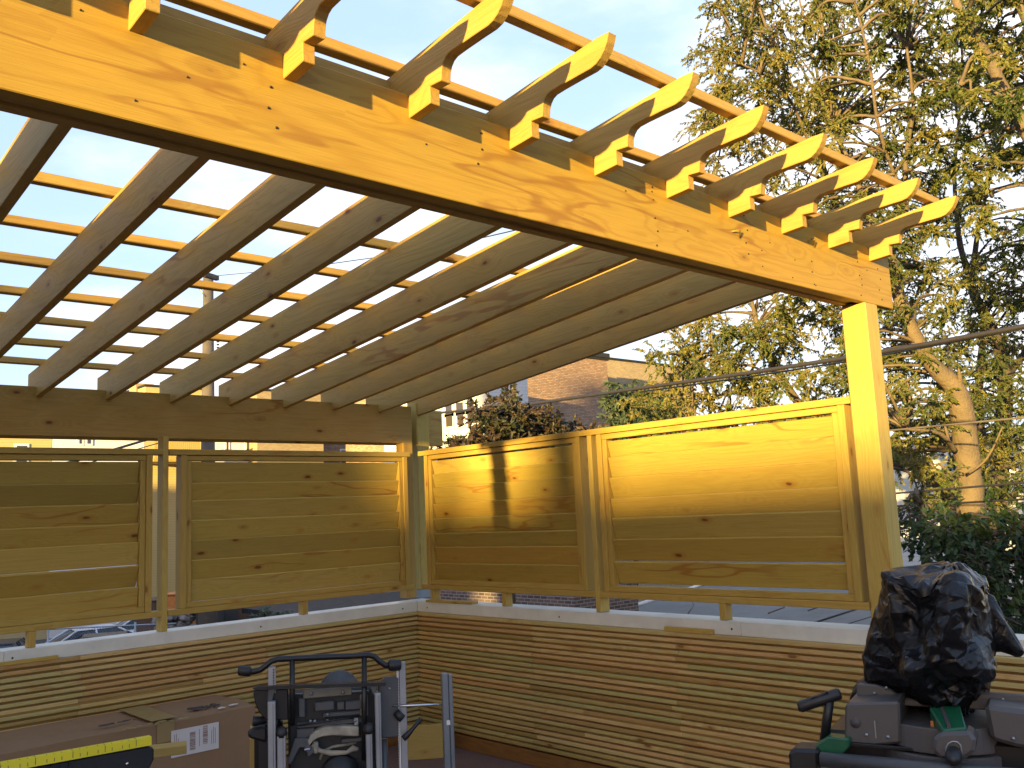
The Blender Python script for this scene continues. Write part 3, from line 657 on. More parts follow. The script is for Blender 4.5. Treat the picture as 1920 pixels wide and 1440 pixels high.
# sampled clump centres over the part of the crown the picture shows
def inpoly(x, y, P):
    c = False; j = len(P) - 1
    for i in range(len(P)):
        if ((P[i][1] > y) != (P[j][1] > y)) and x < (P[j][0] - P[i][0]) * (y - P[i][1]) / (P[j][1] - P[i][1]) + P[i][0]: c = not c
        j = i
    return c
crownpoly = [(1345, -60), (1335, 60), (1300, 95), (1345, 190), (1265, 230), (1285, 290), (1330, 330), (1300, 420), (1450, 560), (1240, 610), (1215, 640), (1235, 700), (1180, 760), (1240, 830), (1600, 900), (1740, 960), (1990, 960), (1990, -60)]
gaps = [(1905, 30, 38, 32), (1440, 395, 62, 55), (1325, 270, 22, 40), (1785, 470, 26, 36), (1905, 375, 26, 55), (1530, 650, 36, 42), (1490, 715, 22, 24), (1530, 330, 48, 34), (1620, 240, 34, 24), (1640, 130, 20, 24), (1230, 640, 26, 20), (1705, 60, 22, 26), (1455, 250, 26, 20), (1680, 560, 16, 26), (1850, 330, 22, 22), (1460, 745, 30, 18), (1400, 175, 18, 24), (1560, 60, 20, 18), (1700, 905, 26, 34), (1900, 850, 24, 26), (1770, 20, 20, 26)]
cells = []
step = 33
y = -50
while y < 950:
    x = 1180
    while x < 1990:
        px, py = x + rnd.uniform(-20, 20), y + rnd.uniform(-20, 20)
        if inpoly(px, py, crownpoly) and not any(((px - a) / r1) ** 2 + ((py - b_) / r2) ** 2 < 1 for a, b_, r1, r2 in gaps):
            if rnd.random() < .92: cells.append((px, py))
        x += step
    y += step
sets = {0: [], 1: [], 2: [], 3: []}
for px, py in cells:
    if px < 1560 and py > 540 or (px < 1480): k, dep = 0, rnd.uniform(13.5, 17.5)
    elif px > 1800 and py < 420: k, dep = 2, rnd.uniform(10, 14)
    elif px > 1790: k, dep = 3, rnd.uniform(15, 19)
    else: k, dep = 1, rnd.uniform(12.5, 17)
    sets[k].append((at(px, py, dep), rnd.uniform(.26, .46) * dep / 15))
# leaning tree with the forked trunk in front
T1 = [[(1850, 1330, 14, 78), (1822, 960, 14, 62), (1812, 850, 14, 56), (1797, 740, 14, 50), (1748, 685, 14, 38), (1702, 600, 14, 33), (1676, 520, 14, 30), (1662, 465, 14, 28), (1640, 425, 14.2, 18), (1618, 370, 14.4, 15), (1590, 300, 14.6, 12), (1560, 240, 14.8, 8)],
      [(1668, 470, 14, 20), (1690, 430, 13.8, 15), (1700, 380, 13.7, 13), (1698, 300, 13.6, 11), (1712, 200, 13.5, 8), (1700, 90, 13.4, 6)],
      [(1797, 745, 14, 20), (1800, 715, 13.9, 14), (1797, 690, 13.8, 3)],
      [(1700, 385, 13.7, 9), (1650, 250, 13.2, 8), (1632, 130, 13, 7), (1610, 30, 12.8, 5), (1580, -60, 12.8, 4)],
      [(1790, 845, 13.9, 14), (1760, 812, 13.6, 9), (1700, 805, 13.4, 5)],
      [(1790, 900, 13.9, 12), (1740, 885, 13.5, 9), (1690, 880, 13.2, 5)],
      [(1812, 890, 13.7, 7), (1850, 860, 13.5, 5), (1880, 800, 13.4, 3)]]
tree('leaning_tree', 'light barked tree with a leaning forked trunk just right of the tall post', T1, sets[1], M['leafy'], M['bark'], at(1850, 1330, 14))
T0 = [[(1850, 1200, 16, 50), (1790, 950, 16, 44), (1720, 870, 16, 34), (1640, 815, 16, 28), (1560, 775, 16, 24), (1510, 770, 16, 22), (1470, 715, 16, 18), (1440, 665, 16, 16), (1420, 610, 16, 11), (1400, 520, 16, 8)],
      [(1550, 778, 16, 18), (1480, 780, 16, 14), (1410, 735, 16, 9), (1330, 745, 15.8, 5)],
      [(1470, 715, 16, 11), (1380, 700, 15.5, 6), (1300, 690, 15.2, 4)],
      [(1620, 820, 16, 18), (1600, 600, 16, 14), (1580, 420, 16, 12), (1500, 200, 16, 10), (1440, 60, 16, 7), (1400, -60, 16, 5)],
      [(1585, 440, 16, 10), (1530, 300, 15.5, 8), (1470, 170, 15, 6), (1390, 120, 14.8, 4)],
      [(1480, 170, 16, 7), (1400, 230, 15.5, 5), (1320, 240, 15.2, 3)]]
tree('spreading_tree', 'spreading tree whose low limbs reach left over the sunny screen', T0, sets[0], M['leafy'], M['bark'], at(1850, 1200, 16), tint=(.25, .95))
T2 = [[(2120, 1300, 11.5, 62), (2080, 700, 11.2, 50), (1990, 400, 11, 40), (1920, 240, 11, 32), (1870, 145, 11, 27), (1838, 82, 11, 24), (1800, 20, 11, 20), (1770, -50, 11, 16)],
      [(1885, 165, 11, 12), (1850, 190, 10.8, 6), (1800, 160, 10.5, 4)], [(1960, 100, 12, 26), (1925, 40, 12, 22), (1895, -40, 12, 18)], [(1990, 400, 11, 12), (1960, 250, 11.5, 20), (1955, 100, 12, 24)]]
tree('tall_tree', 'tall tree with a bare diagonal limb crossing the top right corner', T2, sets[2], M['leafy'], M['bark'], at(2120, 1300, 11.5), tint=(0, .7))
T3 = [[(1862, 1250, 17.5, 52), (1868, 990, 17.5, 42), (1880, 800, 17.5, 38), (1884, 700, 17.5, 32), (1862, 620, 17.5, 28), (1830, 560, 17.5, 24), (1812, 500, 17.5, 16), (1797, 440, 17.5, 13), (1790, 330, 17.5, 9), (1800, 200, 17.5, 6)],
      [(1822, 530, 17.5, 14), (1832, 440, 17.3, 12), (1840, 400, 17, 9), (1870, 280, 17, 6)], [(1797, 445, 17.5, 8), (1760, 440, 17.2, 7), (1730, 420, 17, 5)],
      [(1884, 710, 17.5, 20), (1930, 640, 17.5, 16), (1950, 500, 17.5, 12), (1930, 350, 17.5, 8)], [(1835, 1000, 18.2, 26), (1838, 850, 18.2, 24), (1836, 700, 18.4, 18), (1850, 600, 18.4, 10)]]
tree('dark_trunk_tree', 'tree with a dark upright trunk behind the leaning one, near the right edge', T3, sets[3], M['leafy'], M['barkd'], at(1862, 1250, 17.5), tint=(0, .75))
# dense understorey bush
bp = [(1700, 985), (1760, 965), (1990, 960), (1990, 1260), (1830, 1240), (1790, 1110), (1752, 1060), (1725, 1040)]
cl = []
y = 920
while y < 1250:
    x = 1680
    while x < 1990:
        px, py = x + rnd.uniform(-15, 15), y + rnd.uniform(-15, 15)
        if inpoly(px, py, bp): cl.append((at(px, py, rnd.uniform(8.6, 10.5)), rnd.uniform(.16, .26)))
        x += 28
    y += 28
TB = [[(1900, 1500, 9.6, 26), (1890, 1300, 9.6, 20), (1870, 1150, 9.6, 14), (1830, 1040, 9.6, 8), (1770, 1000, 9.4, 4)], [(1890, 1300, 9.6, 14), (1920, 1150, 9.6, 10), (1930, 1000, 9.6, 6)], [(1880, 1250, 9.6, 10), (1810, 1120, 9.3, 7), (1790, 1060, 9.2, 4)]]
tree('leafy_bush', 'dense dark green bush behind the black plastic bag', TB, cl, M['leafd'], M['barkd'], at(1900, 1500, 9.6), L=.085, W=.045, nt=8, nl=15, droop=.25, tint=(0, .8), cat='bush')
cl = [(at(1700 + rnd.uniform(-14, 60), 925 + rnd.uniform(0, 90), rnd.uniform(10.5, 12)), rnd.uniform(.15, .25)) for k in range(16)]
tree('thin_bush', 'thin twiggy bush catching orange light right behind the tall post', [[(1760, 1500, 11.5, 14), (1750, 1150, 11.5, 10), (1735, 1000, 11.3, 6), (1720, 930, 11.2, 3)]], cl, M['leafr'], M['bark'], at(1760, 1500, 11.5), L=.07, W=.03, nt=5, nl=8, cat='bush')
# russet topped shrub behind the half sunlit screen
cl = []
top = [(812, 852), (850, 822), (880, 800), (900, 762), (925, 757), (935, 737), (960, 735), (975, 757), (1010, 765), (1040, 772), (1060, 800), (1105, 808), (1130, 822), (1150, 900), (812, 900)]
y = 738
while y < 905:
    x = 815
    while x < 1150:
        px, py = x + rnd.uniform(-8, 8), y + rnd.uniform(-8, 8)
        if inpoly(px, py, top):
            for q in range(2): cl.append((at(px, py, rnd.uniform(11.2, 13.2)), rnd.uniform(.13, .19)))
        x += 17
    y += 15
TS = [[(965, 1500, 12, 16), (965, 1200, 12, 12), (955, 950, 12, 10), (950, 840, 12, 7), (948, 770, 12, 3)], [(960, 1100, 12, 10), (900, 900, 12, 6), (870, 850, 12, 3)], [(960, 1050, 12, 10), (1030, 900, 12, 7), (1060, 830, 12, 3)]]
tree('russet_shrub', 'domed shrub with russet brown leaves rising behind the half sunlit screen', TS, cl, M['leafr'], M['barkd'], at(965, 1500, 12), L=.065, W=.035, nt=6, nl=13, droop=.1, tint=(0, 1), cat='shrub')
cl = [(at(1195 + rnd.uniform(-48, 50), 775 + rnd.uniform(-45, 60), rnd.uniform(25, 28)), rnd.uniform(.3, .6)) for k in range(70)]
tree('small_tree', 'small blue green tree standing in front of the brick buildings', [[(1190, 1200, 27, 14), (1195, 950, 27, 11), (1200, 830, 27, 8), (1205, 760, 27, 4)]], cl, M['leafb'], M['barkd'], at(1190, 1200, 27), L=.2, W=.09, nt=7, nl=14, droop=.3, cat='tree')
cl = [(at(505 + rnd.uniform(-25, 18), 1170 + rnd.uniform(-18, 22), rnd.uniform(24, 25)), rnd.uniform(.2, .4)) for k in range(16)]
tree('low_shrub', 'low grey green shrub left of the black tar roof', [[(505, 1280, 24.5, 12), (505, 1180, 24.5, 8), (500, 1160, 24.5, 4)]], cl, M['leafb'], M['barkd'], at(505, 1280, 24.5), L=.16, W=.08, nt=6, nl=10, cat='shrub')
# ------------------------------------------------------------------ things on the deck
M['card'] = plain('brown_cardboard', (.27, .165, .085), .8, scale=1.6, var=.08, bump=.001); M['tape'] = plain('tan_packing_tape', (.30, .22, .09), .35, var=.05)
M['paper'] = plain('white_label_paper', (.62, .60, .58), .6, var=.04); M['ink'] = plain('dark_print', (.07, .06, .06), .7); M['inkred'] = plain('faded_brown_print', (.24, .13, .10), .7)
M['blk'] = plain('black_painted_steel', (.006, .006, .007), .42, scale=9); M['blkp'] = plain('black_plastic', (.010, .010, .011), .5, scale=8, bump=.0004)
M['grp'] = plain('dark_grey_plate', (.085, .09, .095), .4, metal=.3, scale=5); M['olive'] = plain('dusty_grey_plate', (.16, .155, .125), .55, scale=7)
M['alu'] = plain('brushed_aluminium', (.36, .37, .38), .4, metal=.55, scale=5, col2=(.26, .27, .29)); M['alud'] = plain('dull_aluminium', (.16, .18, .20), .38, metal=.6, scale=4, col2=(.22, .24, .26))
M['chrome'] = plain('chrome_rod', (.6, .6, .62), .15, metal=1, var=.02); M['dust'] = plain('dusty_casting', (.38, .34, .25), .8, scale=14, col2=(.14, .13, .11), bump=.001)
M['yellow'] = plain('yellow_plastic_rule', (.72, .60, .02), .4, scale=3, var=.06); M['green'] = plain('green_paint', (.01, .10, .045), .35, scale=5)
M['cast'] = plain('grey_cast_base', (.085, .080, .075), .5, scale=9, bump=.0006, col2=(.085, .08, .08), metal=.2)
M['scrapw'] = wood('pale_offcut', [(0, (.40, .31, .12)), (1, (.44, .34, .14))], ringamt=.2, knots=.8)
FL = -.06
class Obj:
    """object frame that faces the camera azimuth at (px) and stands at depth dep; x right, y away, z up"""
    def __init__(s, px, dep, turn=0.0):
        v = ray(px, 1000); s.az = math.atan2(v.y, v.x) - math.pi / 2 + turn; p = at(px, 1000, dep); s.o = Vector((p.x, p.y, 0))
        s.M = Matrix.Translation(s.o) @ Matrix.Rotation(s.az, 4, 'Z'); s.I = s.M.inverted(); s.C = s.I @ CAM
    def q(s, px, py, y=0.0):
        v = (s.I.to_3x3() @ ray(px, py)); t = (y - s.C.y) / v.y; p = s.C + v * t; return p          # local point on the plane y
    def w(s, px, py, y=0.0): return s.M @ s.q(px, py, y)
    def bx(s, m, x0, x1, y0, y1, d=0.0, th=.02, zb=None, tint=None):
        a = s.q(x0, y0, d); b = s.q(x1, y1, d); c = s.q(x0, y1, d); e = s.q(x1, y0, d)
        xa = (a.x + c.x) / 2; xb = (b.x + e.x) / 2; zt = (a.z + e.z) / 2; zz = (b.z + c.z) / 2 if zb is None else zb
        m.box(xa, xb, d, d + th, zz, zt, M=s.M, tint=tint)
    def poly(s, m, pts, d, th):
        P_ = [s.q(a, b, d) for a, b in pts]; m.prism([(p.x, p.z) for p in P_], d, d + th, lambda a, b, h: s.M @ Vector((a, h, b)))
def part(fn, name, mat, parent, bevel=0, **k):
    m = MB(); fn(m); return m.build(name, mat, parent, bevel, **k)
# --- cardboard box along the left wall
bx0, bx1, by0, by1, bz = -3.75, -1.668, -.61, -.045, .547
root = empty('cardboard_box', ((bx0 + bx1) / 2, (by0 + by1) / 2, FL), label='long brown cardboard box against the left parapet', cat='cardboard box')
def fbox(m):
    n = 26; vs = []; g = []
    # slightly bowed carton with a seam along the top
    for k in range(n + 1):
        x = bx0 + (bx1 - bx0) * k / n; s_ = math.sin(k * .55) * .003
        ring = [(by0 + .002 * math.sin(k), FL), (by0 - .004 * math.sin(k * .37), bz * .5), (by0 + .003 * math.sin(k * 1.1), bz - .004 + s_), (by0 + .28, bz + .010 * math.sin(k * .3) + .004), (by0 + .285, bz + .006 * math.sin(k * .3)), (by1, bz + s_ * .5), (by1, FL)]
        for a, b in ring: vs.append(Vector((x, a, b))); g.append(Vector((x, a, b)))
    r = 7; fs = [tuple(range(r))[::-1], tuple(range(n * r, n * r + r))]
    for k in range(n):
        for j in range(r): fs.append((k * r + j, k * r + (j + 1) % r, (k + 1) * r + (j + 1) % r, (k + 1) * r + j))
    fs = [f[::-1] for f in fs]
    m.add(vs, fs, g)
part(fbox, 'carton', M['card'], root)
part(lambda m: m.box(bx1 - .62, bx1 - .47, by0 + .03, by1 - .02, bz + .012, bz + .0145), 'tape_strip', M['tape'], root)
part(lambda m: m.box(bx1 - .60, bx1 - .50, by0 - .0055, by0 - .004, .44, bz + .004), 'tape_strip', M['tape'], root)
def lab(px, py): return hy(px, py, by0 - .006)
la = lab(321, 1375); lb = lab(410, 1355); lc = lab(410, 1396); ldn = lab(323, 1420)
part(lambda m: m.box(la[0], lb[0], by0 - .0075, by0 - .006, lc[1] - .02, lb[1] + .005), 'shipping_label', M['paper'], root)
def fbars(m):
    random.seed(4); w_ = lb[0] - la[0]; h_ = lb[1] - lc[1] + .02
    for (u0, u1, v0, v1, k) in ((.38, .50, .12, .82, 1), (.66, .76, .25, .95, 1)):
        y = v0
        while y < v1:
            d_ = random.uniform(.008, .03); m.box(la[0] + w_ * u0, la[0] + w_ * u1, by0 - .0084, by0 - .0078, lc[1] - .015 + h_ * y, lc[1] - .015 + h_ * (y + d_)); y += d_ + random.uniform(.01, .03)
    for u in (.06, .1, .14, .58, .84, .88, .92): m.box(la[0] + w_ * u, la[0] + w_ * (u + .008), by0 - .0084, by0 - .0078, lc[1] + h_ * .1, lc[1] + h_ * random.uniform(.5, .8))
part(fbars, 'barcode', M['inkred'], root)
# torn spots and crumpled stencil on the top
def torn(cx, cy, L_, name, mat, seed, k_=10):
    def f(m):
        random.seed(seed)
        for k in range(k_):
            x = cx + random.uniform(-L_ / 2, L_ / 2); y = cy + random.uniform(-.02, .02); a = random.uniform(.008, .03)
            pts = [(a * math.cos(t) * random.uniform(.5, 1.3), a * .5 * math.sin(t) * random.uniform(.4, 1.3)) for t in [j * 1.05 for j in range(6)]]
            m.prism([(x + p, y + q) for p, q in pts], bz + .013, bz + .015 + .0006 * k, lambda a_, b_, h: Vector((a_, b_, h)))
    part(f, name, mat, root)
tp = onz(382, 1331, bz); torn(tp.x, tp.y, .16, 'torn_spot', M['ink'], 3, 16)
tp = onz(432, 1328, bz); torn(tp.x - .02, tp.y, .12, 'torn_spot', M['paper'], 4, 6)
tp = onz(222, 1360, bz); torn(tp.x, tp.y, .22, 'torn_spot', M['ink'], 5, 9)
tp = onz(290, 1362, bz); torn(tp.x, tp.y, .35, 'torn_spot', M['tape'], 6, 12)
# --- folding work bench with a yellow rule, bottom left
w0, w1 = at(-160, 1432, 3.15), at(284, 1389, 3.62); zt = (w0.z + w1.z) / 2
dirw = Vector((w1.x - w0.x, w1.y - w0.y, 0)); Lw = dirw.length; dirw.normalize(); T = Matrix.Translation((w0.x, w0.y, w1.z)) @ Matrix.Rotation(math.atan2(dirw.y, dirw.x), 4, 'Z')
root = empty('work_bench', (w0.x, w0.y, FL), math.atan2(dirw.y, dirw.x), label='black folding workbench with a yellow ruler edge at the bottom left', cat='workbench')
def marks(m):
    m.box(-.3, Lw, -.002, .035, -.016, .016, M=T); m.cur = 1
    k = 0; x = .02
    while x < Lw - .05:
        h = .024 if k % 4 == 0 else .013; m.box(x, x + .0018, -.0032, -.0022, -.010, -.010 + h, M=T); m.box(x, x + .0018, .002, .002 + h, .0162, .0168, M=T) ; x += .0254 * (1 if k % 3 else 1.5); k += 1
part(marks, 'ruler_strip', [M['yellow'], M['ink']], root)
def bench(m):
    m.prism([(-.3, -.02), (Lw - .02, -.018), (Lw + .012, -.03), (Lw + .012, -.075), (Lw - .03, -.15), (Lw - .25, -.17), (-.3, -.17)], .004, .10, lambda a, b, h: T @ Vector((a, h, b)))
part(bench, 'bench_body', M['blkp'], root, .006)
def ribs(m):
    for k in range(14): x = Lw * .62 - k * .03; m.box(x, x + .016, -.004, .0035, -.05 + .002 * (k % 3), -.022, M=T)
part(ribs, 'clamp_ribs', M['blk'], root)
part(lambda m: m.cyl(T @ Vector((Lw - .09, .002, -.07)), T.to_3x3() @ Vector((0, 1, 0)), .006, .006, 10), 'bolt', M['chrome'], root)
for xx in (.02, Lw - .16):
    for s_ in (0, .075):
        part(lambda m: m.tube([T @ Vector((xx + .03, .02 + s_, -.16)), Vector((0, 0, 0)) + T @ Vector((xx - .05, .02 + s_ * 4 - .12, FL - T.translation.z + .0))], .016, 8), 'leg', M['blk'], root)
p0, p1 = at(255, 1416, 3.95), at(350, 1404, 4.02)
dd = Vector((p1.x - p0.x, p1.y - p0.y, 0)); T2_ = Matrix.Translation((p0.x, p0.y, p1.z)) @ Matrix.Rotation(math.atan2(dd.y, dd.x), 4, 'Z')
m = MB(); m.box(-.5, dd.length, 0, .09, -.022, .016, M=T2_); m.build('timber_board', M['scrapw'], None, .002, label='pale timber board sticking out behind the yellow ruler edge', cat='timber')
m = MB(); [m.box(x, x + .04, .01, .05, FL - T2_.translation.z, -.0225, M=T2_) for x in (-.45, dd.length - .35)]; tr = m.build('trestle', M['scrapw'], None, label='timber trestle legs under the pale board by the workbench', cat='trestle')
# --- contractor saw folded upright on its wheeled stand
S = Obj(600, 3.95); root = empty('folded_table_saw', S.o + Vector((0, 0, FL)), S.az, label='black and grey table saw folded upright on its stand in front of the corner', cat='table saw')
hp = [(462, 1260), (475, 1259), (488, 1256), (500, 1247), (508, 1240), (520, 1236), (560, 1234), (610, 1232), (660, 1230), (692, 1228), (702, 1231), (712, 1240), (722, 1247), (738, 1248)]
h = part(lambda m: m.tube([S.w(a, b, .0) for a, b in hp], .0125, 12), 'handle_bar', M['blk'], root)
part(lambda m: (m.tube([S.w(446, 1257, 0), S.w(449, 1257, 0), S.w(468, 1259, 0), S.w(471, 1259, 0)], [.014, .021, .021, .016], 14)), 'handle_grip', M['blkp'], h)
part(lambda m: (m.tube([S.w(728, 1247, 0), S.w(731, 1247, 0), S.w(749, 1247, 0), S.w(752, 1247, 0)], [.018, .024, .024, .017], 14)), 'handle_grip', M['blkp'], h)
for a, e in (((548, 1236), (548, 1300)), ((683, 1232), (683, 1365))):
    part(lambda m: m.tube([S.w(a[0], a[1], .0), S.w(e[0], e[1] + 60, .0)], .0115, 12), 'handle_stem', M['blk'], root)
zf = FL
part(lambda m: S.bx(m, 503, 517, 1251, 1300, -.004, .03), 'slotted_rail', M['alu'], root, .001)
part(lambda m: [S.bx(m, 511.5, 514.5, y, y + 1.7, -.0048, .001) for y in range(1254, 1288, 3)], 'rack_teeth', M['blk'], root)
for (a, b, y0_, dep) in ((502, 517, 1316, -.045), (519.5, 536, 1380, -.05), (686.5, 698.5, 1373, -.05), (704, 715.5, 1300, -.045)):
    part(lambda m: S.bx(m, a, b, y0_, 1440, dep, .036, zb=.02), 'stand_leg', M['alu'], root, .003)
    part(lambda m: (S.bx(m, a + 10.5 * (b - a) / 16, a + 11.3 * (b - a) / 16, y0_ + 4, 1440, dep - .0012, .001, zb=.02)), 'leg_groove', M['grp'], root)
for c in ((528, 1371), (691, 1364)):
    part(lambda m: (m.tube([S.w(c[0], c[1] + 11, -.032), S.w(c[0], c[1] + 4, -.032), S.w(c[0], c[1] - 5, -.032), S.w(c[0], c[1] - 9, -.032)], [.021, .023, .02, .008], 14)), 'leg_cap', M['blkp'], root)
# table and side brackets
part(lambda m: S.poly(m, [(474, 1291), (482, 1288), (722, 1279.5), (724, 1283), (722, 1286), (480, 1294)], -.03, .045), 'table_edge', M['blk'], root)
part(lambda m: S.poly(m, [(476, 1293), (540, 1292), (541, 1350), (498, 1350), (486, 1336), (478, 1318), (475, 1303)], .005, .03), 'side_bracket', M['blk'], root, .004)
part(lambda m: S.poly(m, [(503, 1293), (517, 1290), (510, 1315), (501, 1316)], -.02, .02), 'bracket_rib', M['grp'], root, .002)
part(lambda m: S.poly(m, [(692, 1283), (706, 1282), (707, 1308), (703, 1309), (698, 1299)], -.02, .02), 'bracket_rib', M['grp'], root, .002)
part(lambda m: S.poly(m, [(708, 1284), (722, 1270), (748, 1270), (748, 1382), (716, 1384), (712, 1330)], .02, .03), 'side_bracket', M['grp'], root, .004)
part(lambda m: S.bx(m, 540, 706, 1294, 1440, .06, .09, zb=.1), 'saw_cabinet', M['blkp'], root, .01)
part(lambda m: S.bx(m, 476, 530, 1350, 1440, .07, .08, zb=.3), 'motor_cover', M['blk'], root, .02)
for (a, b, c, d_, nm, mt) in ((568, 660, 1291, 1307, 'mount_plate', 'olive'), (538.5, 552.5, 1307, 1348, 'mount_plate', 'olive'), (675, 690, 1302, 1343, 'mount_plate', 'olive'), (590, 627, 1315, 1333, 'blade_plate', 'grp'), (647, 681, 1314, 1331, 'blade_plate', 'grp'), (556, 681, 1350, 1361, 'cross_plate', 'grp'), (605, 681, 1334, 1343, 'cross_plate', 'grp')):
    part(lambda m: S.bx(m, a, b, c, d_, .03 if nm != 'cross_plate' else .04, .012), nm, M[mt], root, .004)
for (a, b) in ((583.5, 1300.5), (643, 1298), (545, 1329.5), (681, 1324), (513, 1340), (485, 1301), (730, 1291), (516, 1307), (582, 1352), (590, 1352), (614, 1351), (626, 1351), (666, 1351), (710, 1371), (614, 1340)):
    part(lambda m: (m.cyl(S.w(a, b, .0255), S.M.to_3x3() @ Vector((0, 1, 0)), .0065, .012, 6)), 'bolt', M['steel'], root)
part(lambda m: m.tube([S.w(550, 1302, .05), S.w(692, 1296, .05)], .005, 8), 'tie_rod', M['steel'], root)
part(lambda m: m.cyl(S.w(636, 1296, .22), S.M.to_3x3() @ Vector((0, 1, 0)), .09, .03, 28), 'blade_guard', M['grp'], root)
for (a, b, c, d_) in ((556, 590, 1366, 1384), (640, 682, 1384, 1392), (560, 572, 1310, 1345), (632, 646, 1316, 1331)):
    part(lambda m: S.bx(m, a, b, c, d_, .035, .02), 'inner_bracket', M['grp'], root, .003)
part(lambda m: m.tube([S.w(556, 1361, .04), S.w(590, 1356, .02), S.w(640, 1348, .02), S.w(672, 1345, .03)], .004, 8), 'cable', M['blk'], root)
part(lambda m: S.bx(m, 664, 672, 1346, 1360, .02, .02), 'latch', M['alu'], root, .002)
part(lambda m: S.bx(m, 570, 582, 1404, 1408, .0, .02), 'latch', M['chrome'], root, .002)
def arc(m):
    up = [(576, 1392), (582, 1380), (592, 1371), (606, 1365), (622, 1362.5), (645, 1362), (673, 1363)]; lo = [(673, 1381), (645, 1380), (622, 1379), (606, 1381), (594, 1385), (586, 1391), (580, 1399)]
    S.poly(m, up + lo, .0, .06)
part(arc, 'dust_shroud', M['dust'], root, .004)
part(lambda m: S.poly(m, [(553, 1385), (581, 1385), (580, 1396), (590, 1410), (578, 1420), (572, 1402), (562, 1402), (545, 1434), (538, 1432)], .01, .02), 'pivot_bracket', M['grp'], root, .003)
part(lambda m: m.tube([S.w(585, 1396, .03), S.w(600, 1408, .03), S.w(622, 1412, .03), S.w(650, 1411, .03), S.w(662, 1403, .03), S.w(672, 1405, .03)], [.012, .01, .012, .009, .014, .008], 8), 'trunnion', M['dust'], root)
part(lambda m: S.bx(m, 586, 597, 1391, 1414, .015, .03), 'trunnion_block', M['dust'], root, .006)
part(lambda m: m.tube([S.w(600, 1424, .06), S.w(606, 1408, .06), S.w(624, 1400, .06), S.w(650, 1396, .06), S.w(668, 1392, .06)], .006, 8), 'trunnion', M['dust'], root)
part(lambda m: m.cyl(S.w(638, 1452, .06), S.M.to_3x3() @ Vector((0, 1, 0)), .085, .12, 30), 'motor', M['blk'], root)
part(lambda m: S.poly(m, [(461, 1378), (468, 1367), (490, 1362), (502, 1364), (502, 1394), (484, 1390), (470, 1386)], .03, .04), 'wheel_guard', M['blkp'], root, .012)
part(lambda m: m.tube([S.w(474, 1352, .02), S.w(478, 1352, .02), S.w(500, 1350, .02)], [.022, .02, .014], 12), 'adjuster_knob', M['blkp'], root)
part(lambda m: m.tube([S.w(720, 1385, .05), S.w(720, 1440, .05) - Vector((0, 0, .3))], .016, 10), 'stand_tube', M['grp'], root)
for px_ in (470, 745): part(lambda m: m.cyl(S.w(px_, 1440, .28) * 1.0 - Vector((0, 0, S.w(px_, 1440, .28).z - FL - .11)), S.M.to_3x3() @ Vector((1, 0, 0)), .11, .04, 24), 'wheel', M['blkp'], root)
part(lambda m: S.bx(m, 750.5, 763, 1241.5, 1440, .02, .03, zb=FL + .02), 'fence_rail', M['alu'], root, .002)
part(lambda m: S.bx(m, 746, 750.2, 1256, 1440, .022, .02, zb=FL + .02), 'fence_rack', M['paper'], root)
part(lambda m: [S.bx(m, 747.5, 749.2, y, y + 1.7, .0212, .0006) for y in range(1258, 1440, 3)], 'rack_teeth', M['blk'], root)
part(lambda m: m.tube([S.w(736, 1324, .0), S.w(770, 1323, -.01), S.w(848, 1319.5, -.03)], .0045, 10), 'chrome_rod', M['chrome'], root)
def knob(m): m.tube([S.w(756, 1385, -.01), S.w(762, 1380, -.01), S.w(776, 1364, -.01), S.w(789, 1348, -.01)], [.013, .013, .008, .010], 10)
part(knob, 'lock_lever', M['blkp'], root)
part(lambda m: m.tube([S.w(742, 1335, .01), S.w(752, 1346, .0), S.w(748, 1352, .0)], [.016, .02, .008], 10), 'adjuster_knob', M['blkp'], root)
part(lambda m: S.bx(m, 831, 843, 1263, 1440, -.04, .04, zb=FL + .02), 'extension_rail', M['alud'], root, .003)
part(lambda m: S.bx(m, 843.4, 851, 1264, 1440, -.034, .03, zb=FL + .02), 'extension_rail', M['alud'], root, .002)
part(lambda m: S.bx(m, 837.5, 844, 1350.5, 1359.5, -.0415, .001), 'sticker', M['paper'], root)
# loose timbers round the saw
def loose(px, dep, a, b, c, d_, th, label, zb=None, turn=0):
    O = Obj(px, dep, turn); m = MB(); O.bx(m, a, b, c, d_, 0, th, zb=zb); m.build('timber_board', M['scrapw'], None, .002, label=label, cat='timber')
loose(800, 6.7, 752, 834, 1360, 1400, .04, 'yellow pine board standing on edge by the corner behind the aluminium rail', zb=FL)
loose(484, 4.4, 468, 499, 1384, 1412, .3, 'stack of pine offcuts between the cardboard box and the saw', zb=FL)
# --- mitre saw on a stand, lower right
Q = Obj(1750, 2.75, -.10); root = empty('mitre_saw', Q.o + Vector((0, 0, FL)), Q.az, label='grey mitre saw with a green slotted arm on a green and black stand', cat='mitre saw')
part(lambda m: Q.poly(m, [(1584, 1322), (1592, 1318), (1687, 1316), (1688, 1394), (1640, 1398), (1590, 1394), (1583, 1388)], -.02, .20), 'base_wing', M['cast'], root, .012)
part(lambda m: Q.poly(m, [(1845, 1322), (1905, 1330), (2050, 1345), (2050, 1425), (1906, 1402), (1858, 1388)], -.02, .20), 'base_wing', M['cast'], root, .012)
def tt(m):
    c = Q.q(1768, 1340, .14); n = 48; r = .185
    for (z0, z1, rr) in ((c.z - .075, c.z - .002, r), (c.z - .115, c.z - .080, r * 1.06)):
        vs = []
        for k in range(n):
            t = 2 * math.pi * k / n; vs += [Q.M @ Vector((c.x + rr * math.cos(t), c.y + rr * math.sin(t), z)) for z in (z0, z1)]
        m.add(vs, [tuple(range(0, 2 * n, 2))[::-1], tuple(range(1, 2 * n, 2))] + [(2 * k, 2 * ((k + 1) % n), 2 * ((k + 1) % n) + 1, 2 * k + 1) for k in range(n)])
